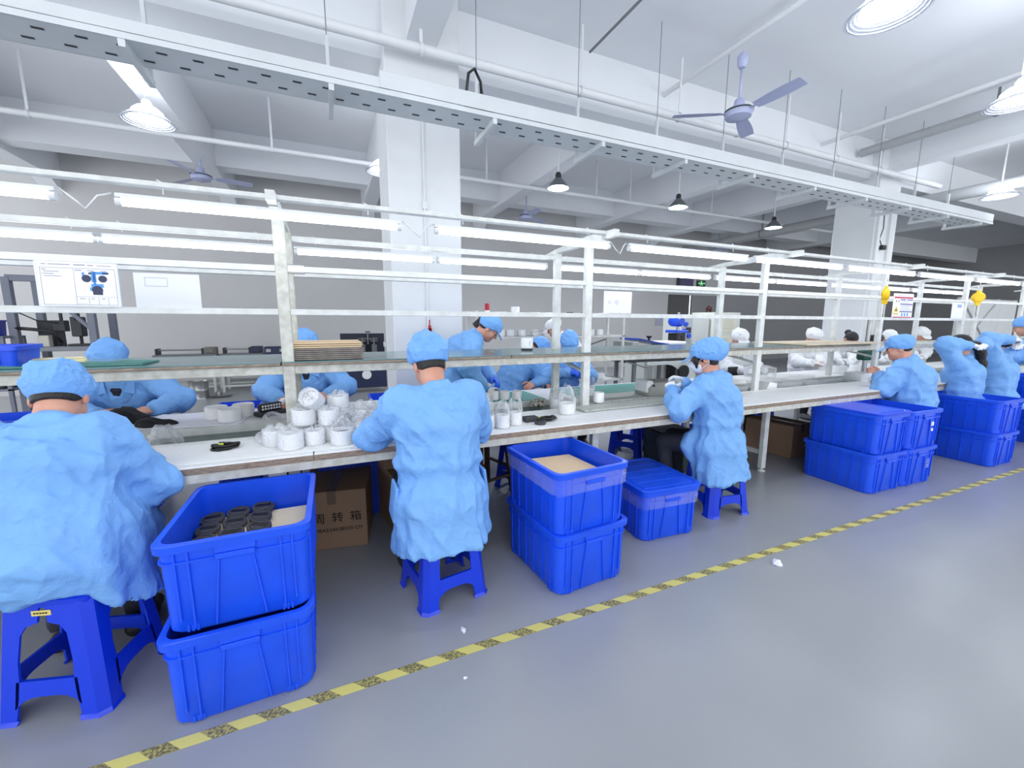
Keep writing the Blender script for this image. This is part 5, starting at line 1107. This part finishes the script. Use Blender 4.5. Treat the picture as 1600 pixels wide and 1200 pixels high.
    zc=hz+.012*np.sin(5*ang+seed)+(hemfun(X,Y) if hemfun else 0)
    g=f.g; zin=(hip-.105 if not stand else hip-.1)
    g=np.where((Z<zin)&(Z>0),np.maximum(g,-(g+.02)),g)   # hollow skirt below the seat
    f.g=np.maximum(g,(zc-Z)+0*X).astype(np.float32)
    V,F_=f.mesh()
    for _ in range(4): V=relax(relax(V,F_,1,.5),F_,1,-.52)
    N=normals(V,F_); P=V-org; so=seed*3.7
    wp=P+.05*np.stack([vnoise(P*5+so+k*9)-.5 for k in range(3)],1)
    rot_=np.stack([wp[:,0]*.8+wp[:,2]*.6,wp[:,1],wp[:,2]*.8-wp[:,0]*.6],1)
    d=.017*fold*(ridge(wp*np.array([8,8,2.2])+so)-.25)+.012*fold*(ridge(rot_*np.array([13,9,4])+so*2)-.25)+.006*fold*(ridge(wp*np.array([24,24,12])+so*3)-.25)
    lowf=np.clip((hip+.28-P[:,2])/.4,0,1); aa=np.arctan2(P[:,1],P[:,0])
    d+=.011*min(fold,1.)*lowf*np.sin(9*aa+2.5*np.sin(3*aa+seed)+seed)*np.clip(np.hypot(P[:,0],P[:,1])/.2,0,1)
    for S_,E_,W_ in ((shL,eL,wl),(shR,eR,wr)):
        w=np.exp(-np.sum((V-E_)**2,1)/.0075); tt=(V-E_)@unit(W_-S_); d+=w*.008*fold*np.sin(tt*95+3*np.sin(aa*2))
        w=np.exp(-np.sum((V-W_)**2,1)/.006); tt=(V-W_)@unit(W_-E_); d+=w*.005*fold*np.sin(tt*130)
    V=V+N*d[:,None]*(h/.014 if h<.014 else 1)
    to_obj('coat',[(V,F_)],cm,t,org)
    # ---- trousers and shoes
    f=Field(np.min([p for L in legs for p in L],0)-.14,np.max([p for L in legs for p in L],0)+.16,.018)
    f.oval(pel-UP*.06,pel+UP*.05,Rt,(.155*s,.115*s),(.15*s,.11*s))
    for hj,kn,an in legs: f.cone(hj,kn,.088*s,.068*s,.03); f.cone(kn,an+UP*.02,.066*s,.055*s,.02)
    V,F_=f.mesh(); to_obj('trousers',[(V,F_)],M_trouser,t,org)
    for hj,kn,an in legs:
        f=Field(an-.1+np.minimum(Fw,0)*.2-.02,an+.12+np.maximum(Fw,0)*.2,.011); b=np.array([an[0],an[1],.045]); f.cone(b-Fw*.05,b+Fw*.06,.043,.043,.02); f.cone(b+Fw*.04,b+Fw*.15-UP*.008,.046,.034,.02); f.cone(b,b+UP*.06,.046,.043,.02); f.plane_cut((0,0,.004),(0,0,1)); to_obj('shoe',[f.mesh()],shoe or M_shoe,t,org)
    # ---- hair
    if hair:
        f=Field(hc-.17*s,hc+.17*s,det); f.ell(H(0,-.014,.032),A,(.081*s,.1*s,.092*s),0); f.ell(H(0,-.045,-.03),A,(.062*s,.05*s,.062*s),.03)
        zl={'short':-.035,'bob':-.12,'up':-.05}[hair]
        f.plane_cut(H(0,.055,.02),-HF+HU*.75); f.plane_cut(H(0,0,zl),HU)
        if hair!='bob': f.plane_cut(H(0,.004,0),-HF+HU*1.6)
        V,F_=f.mesh()
        ps=[(V,F_)]
        if hair_extra:
            pts,rr_=hair_extra(H); pts=np.array(pts); f=Field(pts.min(0)-.09,pts.max(0)+.09,.008); f.chain(pts,rr_,.03); V2,F2=f.mesh(); N2=normals(V2,F2); V2=V2+N2*(.006*(ridge((V2-org)*np.array([60,60,9]))-.3))[:,None]; ps.append((V2,F2))
        to_obj('hair',ps,M_hair,t,org)
    # ---- cap
    if cap:
        f=Field(hc-.25*s,hc+.25*s,det); o=capo; f.ell(H(*o),A,tuple(v*s for v in capk),0); f.ell(H(0,-.012,.04),A,(.09*s,.108*s,.09*s),.03)
        f.plane_cut(H(0,.1,.040),unit(HU-HF*capt))
        V,F_=f.mesh(); V=relax(V,F_,1,.4); N=normals(V,F_); L=(V-hc)/s; lx,ly,lz=L@HR,L@HF,L@HU
        an_=np.arctan2(lx,ly); band=np.clip(1-(lz-capt*ly-.01)/.09,0,1)
        up_=np.clip((N@HU+.5)*1.5,0,1); d=(.011*(ridge(np.stack([lx,ly,lz],1)*np.array([15,15,11])+seed*5.1)-.3)+.007*(ridge(np.stack([lx,ly,lz],1)*30+seed)-.3)+.003*band*np.sin(19*an_+2.5*np.sin(4*an_+seed)))*up_*capw
        V=V+N*(d*s)[:,None]; ps=[(V,F_)]
        if cap=='peak':
            f=Field(hc-.25*s,hc+.25*s,.006); bf=unit(HF-HU*.38); bu=np.cross(HR,bf); f.ell(H(0,.105,.028),(HR,bf,bu),(.078*s,.072*s,.0085*s),0); f.plane_cut(H(0,.07,0),HF); V,F_=f.mesh(); ps.append((V,F_))
        to_obj('cap',ps,M_cap if coat=='b' else M_cap_w,t,org)
    if eyes:
        for sg in (-1,1):
            q=MB(); c_=H(sg*.032,.0855,.0065)-org; q.m=Matrix.Translation(c_); n=10
            q.m=Matrix(((HR[0],HF[0],HU[0],c_[0]),(HR[1],HF[1],HU[1],c_[1]),(HR[2],HF[2],HU[2],c_[2]),(0,0,0,1)))
            q.lathe([(.0001,-.0088*s),(.004*s,-.0078*s),(.008*s,-.002*s),(.0088*s,.001*s)],(0,0,0),12,'y'); q.build('eye',M_iris,t,smooth=True)
            q=MB(); q.tube([tuple(H(sg*.018,.0945,.026)-org),tuple(H(sg*.032,.0925,.031)-org),tuple(H(sg*.048,.081,.026)-org)],[.003*s,.004*s,.002*s],6); q.build('eyebrow',M_hair,t,smooth=True)
        if not mask:
            q=MB(); q.tube([tuple(H(-.022,.083,-.061)-org),tuple(H(-.008,.0885,-.058)-org),tuple(H(.008,.0885,-.058)-org),tuple(H(.022,.083,-.061)-org)],[.002,.0045*s,.0045*s,.002],6); q.build('lips',M_lip,t,smooth=True)
    if mask:
        f=Field(hc-.17*s,hc+.17*s,.006); f.ell(H(0,.032,-.045),A,(.066*s,.075*s,.066*s),0); f.cone(H(0,.09,.0),H(0,.108,-.03),.016*s,.02*s,.02); f.plane_cut(H(0,.03,0),HF); f.plane_cut(H(0,.09,.004),-HU+HF*.1)
        V,F_=f.mesh(); ps=[(V,F_)]
        mk=to_obj('face_mask',ps,M_mask,t,org)
        q=MB()
        for sg in (-1,1): q.tube([tuple(H(sg*.06,.05,-.015)-org),tuple(H(sg*.078,.01,.012)-org),tuple(H(sg*.09,-.03,.005)-org),tuple(H(sg*.084,-.03,-.03)-org),tuple(H(sg*.06,.045,-.075)-org)],.0028,6)
        sb=q.build('ear_loop',M_paper,mk,smooth=True)
    if shirt:
        n3=unit(Fw-t3*(Fw@t3)); pt=lambda u,v,n: tuple(nb+Rt*u*s+t3*v*s+n3*n*s-org)
        q=MB(); rows=[(.06,-.005,.05,.09),(.045,-.06,.112,.09),(.022,-.12,.142,.1),(.004,-.17,.158,.11)]
        ring=[[pt(-w,v,n-.012),pt(-w*.5,v,n+.008),pt(w*.5,v,n+.008),pt(w,v,n-.012),pt(w,v,n-.05),pt(-w,v,n-.05)] for w,v,n,_ in rows]
        q.loft(ring,True,True,True); q.build('dark_shirt',M_trouser if coat=='b' else M_shoe,t,smooth=False)
        for sg in (-1,1):
            q=MB(); P0=[(.065,.015,.05),(.05,-.06,.125),(.10,-.085,.12),(.105,-.02,.075)]
            q.add([pt(sg*u,v,n+.012) for u,v,n in P0]+[pt(sg*u,v,n-.0) for u,v,n in P0],[(0,1,2,3),(7,6,5,4),(0,4,5,1),(1,5,6,2),(2,6,7,3),(3,7,4,0)]); q.build('lapel',cm,t)
            q=MB(); P0=[(.05,-.06,.13),(.008,-.18,.168),(.05,-.13,.155),(.085,-.09,.132)]
            q.add([pt(sg*u,v,n+.008) for u,v,n in P0]+[pt(sg*u,v,n-.006) for u,v,n in P0],[(0,1,2,3),(7,6,5,4),(0,4,5,1),(1,5,6,2),(2,6,7,3),(3,7,4,0)]); q.build('lapel',cm,t)
    return t
M_iris=mat('dark_iris',(30,22,20),.15); M_lip=mat('lip',(176,104,96),.5)
V3=np.array
# front left worker, back to us
person('seated worker in blue coat and flat blue cap, back turned, at the left edge',(-1.0,1.95),88,hip=.515,lean=15,curve=34,head=(30,8,0),wl=(-1.15,2.36,.80),wr=(-.86,2.38,.80),pl=(-.8,-.5,-.5),pr=(.55,-.75,-.45),s=1.0,cap='puff',capk=(.094,.112,.082),capo=(0,-.03,.06),
       hem=.462,hemfun=lambda X,Y:-.9*np.clip(X+.82,0,.17),h=.0095,det=.006,seed=1,bulk=1.1,lap=.35,capt=.42,capw=1.7,extra=lambda f:(f.cone((-.92,1.96,.60),(-.83,1.97,.36),.19,.155,.08),f.cone((-.86,2.0,.56),(-.83,2.2,.5),.14,.11,.08)),flare=1.0,fold=1.7)
# middle worker, back to us
PM=person('worker in long blue coat, back turned, in the middle of the bench',(.475,1.97),91,hip=.555,lean=6,curve=18,head=(26,4,0),wl=(.30,2.40,.82),wr=(.66,2.42,.83),pl=(-.9,-.35,-.6),pr=(.7,-.35,-.7),s=.98,cap='puff',capk=(.1,.104,.104),capo=(0,-.03,.078),
       hem=.295,hemfun=lambda X,Y:.16*(X-.48),h=.0095,det=.006,seed=2,bulk=1.05,lap=.3,capw=1.8,capt=.2,flare=1.0,fold=1.8)
# masked worker
for x_,y_,z_,r_ in ((.243,1.955,.55,.12),(.702,1.99,.57,-.12)):
    q=MB(); q.m=Matrix.Translation((x_-.475,y_-1.97,z_))@Matrix.Rotation(r_,4,'Y'); q.cbox(-.008,.008,-.075,.075,-.085,.085,.006); q.build('pocket',M_coat,PM)
person('woman in blue coat, peaked blue cap and white face mask, seen from the side',(2.57,2.10),116,hip=.54,lean=6,curve=14,head=(14,16,0),wl=(2.33,2.32,.90),wr=(2.56,2.42,.92),pl=(-.75,-.3,-.8),s=.93,cap='peak',capk=(.11,.13,.1),capo=(0,-.055,.052),
       hair='bob',mask=True,gr=M_glove_w,gl=M_glove_w,hem=.27,hemfun=lambda X,Y:.3*(X-2.57),h=.01,det=.006,seed=3,capw=1.4,fold=1.7,eyes=True,hd=(None,(-.5,.6,.45)),curl=.5,bulk=1.0,lap=.35,hair_extra=lambda H:([H(-.07,.05,.04),H(-.076,.062,-.0),H(-.07,.062,-.055)],[.014,.012,.006]))
# peaked cap man
person('man in blue coat and peaked blue cap in profile, working with bare hands',(5.28,2.10),108,hip=.53,lean=10,curve=14,head=(14,12,0),wl=(5.14,2.34,.87),wr=(5.42,2.44,.80),pl=(-.8,-.5,-.6),s=.97,cap='peak',capk=(.098,.112,.08),hem=.5,h=.013,det=.0075,seed=4,eyes=True,curl=.6,hd=((-.35,.5,.55),None),fold=1.5,bulk=1.08,flare=.92,lap=.4,gr=M_glove_w)
# two with raised arms
person('dark haired woman in blue coat holding her long ponytail with white gloves',(6.33,2.12),96,hip=.53,lean=4,curve=6,head=(10,-8,0),wl=(6.22,2.08,1.17),wr=(6.42,2.04,1.16),pl=(-.75,.5,-.25),pr=(.9,.3,.1),s=.97,cap=None,hair='up',gl=M_glove_w,gr=M_glove_w,hem=.4,h=.018,det=.008,seed=5,
       hd=((.9,-.2,.0),(-.9,-.1,.1)),hair_extra=lambda H:([H(0,-.08,.0),H(.03,-.13,-.02),H(.10,-.135,-.10),H(.14,-.12,-.22),H(.165,-.11,-.33),H(.17,-.10,-.40)],[.05,.036,.038,.036,.03,.014]))
person('woman in blue coat with both arms behind her head, right of the ponytail',(7.08,2.10),100,hip=.53,lean=4,curve=8,head=(12,0,0),wl=(7.04,2.04,1.22),wr=(7.22,2.02,1.16),pl=(-.7,.3,.6),pr=(.9,.2,.3),s=.98,cap=None,hair='up',gl=M_glove_w,gr=M_glove_w,hem=.4,h=.018,det=.008,seed=6,hd=((.8,-.3,.1),(-.9,-.2,0)),
       hair_extra=lambda H:([H(0,-.09,.02),H(.0,-.12,-.02)],[.05,.04]))
person('blue coated worker standing at the extreme right edge',(8.25,2.0),100,hip=.80,stand=True,lean=22,curve=20,head=(20,0,0),s=.95,cap='puff',hem=.35,h=.02,det=.009,seed=7,wl=(8.05,2.45,.86),wr=(8.35,2.45,.86))
# far side, blue
person('far left worker facing us behind the shelf, blue cap showing above it',(-1.40,3.98),-88,hip=.545,lean=14,curve=28,head=(42,6,0),wl=(-1.13,3.55,.80),wr=(-1.42,3.52,.80),pl=(.9,.2,-.5),pr=(-.9,.2,-.5),s=1.0,cap='puff',h=.016,det=.008,seed=8,shirt=True,hem=.4,hd=((-.8,-.4,-.1),(.7,-.4,-.1)),curl=.5)
person('worker facing us behind the shelf post and the cardboard pile',(-.19,4.0),-90,hip=.55,lean=6,curve=16,head=(24,4,0),wl=(-.03,3.56,.82),wr=(-.37,3.54,.81),pl=(.9,.1,-.4),pr=(-.9,.1,-.4),s=1.0,cap='puff',h=.016,det=.008,seed=9,shirt=True,hem=.4,curl=.5)
person('standing young man in blue coat and cap bending over the bench by the column',(1.06,3.86),-12,hip=.82,stand=True,lean=26,curve=32,head=(42,-6,0),wl=(1.44,3.74,.86),wr=(1.26,3.50,.80),pl=(.1,.6,-.6),pr=(-.6,-.5,-.5),s=.99,cap='peak',capk=(.098,.112,.09),h=.016,det=.0075,seed=10,hem=.42,eyes=True,gl=M_glove_b,curl=.4,shoe=M_shoe_w,bulk=1.08,hd=(None,(.5,-.3,-.5)))
person('worker in blue stooping sideways behind the housing on the shelf',(1.84,4.28),10,hip=.60,lean=30,curve=28,head=(55,-10,0),wl=(2.16,4.0,.74),wr=(1.98,3.92,.74),s=1.0,cap='puff',capo=(0,-.0,.07),capt=.9,h=.017,det=.009,seed=11,hem=.4,bulk=1.05)
person('worker facing us with bright blue gloves behind the second frame',(2.50,4.22),-97,hip=.545,lean=8,curve=24,head=(40,-10,0),wl=(2.52,3.86,.86),wr=(2.36,3.85,.86),pl=(.9,.2,-.6),pr=(-.9,.2,-.6),s=1.0,cap='puff',capk=(.1,.12,.095),h=.016,det=.008,seed=12,shirt=True,hem=.4,gl=M_glove_b,gr=M_glove_b,curl=.6,hd=((-.7,-.4,.1),(.7,-.5,0)))
# white coats
person('white capped worker in white coat bending in front of the rack',(3.22,5.05),158,hip=.78,stand=True,lean=28,curve=20,head=(26,0,0),wl=(2.75,5.0,.86),wr=(2.85,5.25,.9),s=.95,coat='w',cap='peak',h=.018,det=.009,seed=13,hem=.3,shoe=M_shoe,bulk=1.08,eyes=True)
person('white coated worker under the shelf left of the third post, cap above it',(5.02,3.98),-112,hip=.55,lean=8,curve=18,head=(26,0,0),wl=(5.10,3.56,.80),wr=(4.78,3.55,.80),s=1.0,coat='w',cap='peak',h=.018,det=.009,seed=14,shirt=True,hem=.4,gl=M_glove_w,gr=M_glove_w,curl=.4)
person('white coated worker with folded forearms under the plywood shelf top',(6.62,4.0),-115,hip=.55,lean=8,curve=16,head=(28,6,0),wl=(6.35,3.58,.84),wr=(6.22,3.62,.84),pl=(.8,.1,-.7),s=1.0,coat='w',cap='puff',h=.019,det=.009,seed=15,hem=.4,gr=M_glove_w,curl=.5,hd=((-.8,-.1,.1),(.8,-.3,.1)))
person('black haired worker without a cap in white coat looking down',(7.52,4.0),-118,hip=.55,lean=10,curve=24,head=(40,0,0),wl=(7.1,3.6,.82),wr=(6.85,3.62,.82),s=1.0,coat='w',cap=None,hair='up',h=.019,det=.009,seed=16,hem=.4,gl=M_glove_w,gr=M_glove_w,hair_extra=lambda H:([H(0,-.09,.03),H(0,-.135,.035),H(.0,-.15,.01)],[.03,.034,.025]))
person('white coated worker with round white cap behind the arbor press',(8.62,4.0),-118,hip=.545,lean=10,curve=22,head=(34,0,0),wl=(8.15,3.6,.82),wr=(7.95,3.62,.82),s=.98,coat='w',cap='puff',h=.02,det=.009,seed=17,hem=.4,gl=M_glove_w,gr=M_glove_w)
person('farthest white coated worker with peaked white cap above the shelf',(9.72,4.0),-118,hip=.55,lean=8,curve=14,head=(22,0,0),wl=(9.25,3.6,.82),wr=(9.05,3.62,.82),s=1.0,coat='w',cap='peak',h=.02,det=.009,seed=18,hem=.4,gl=M_glove_w,gr=M_glove_w)
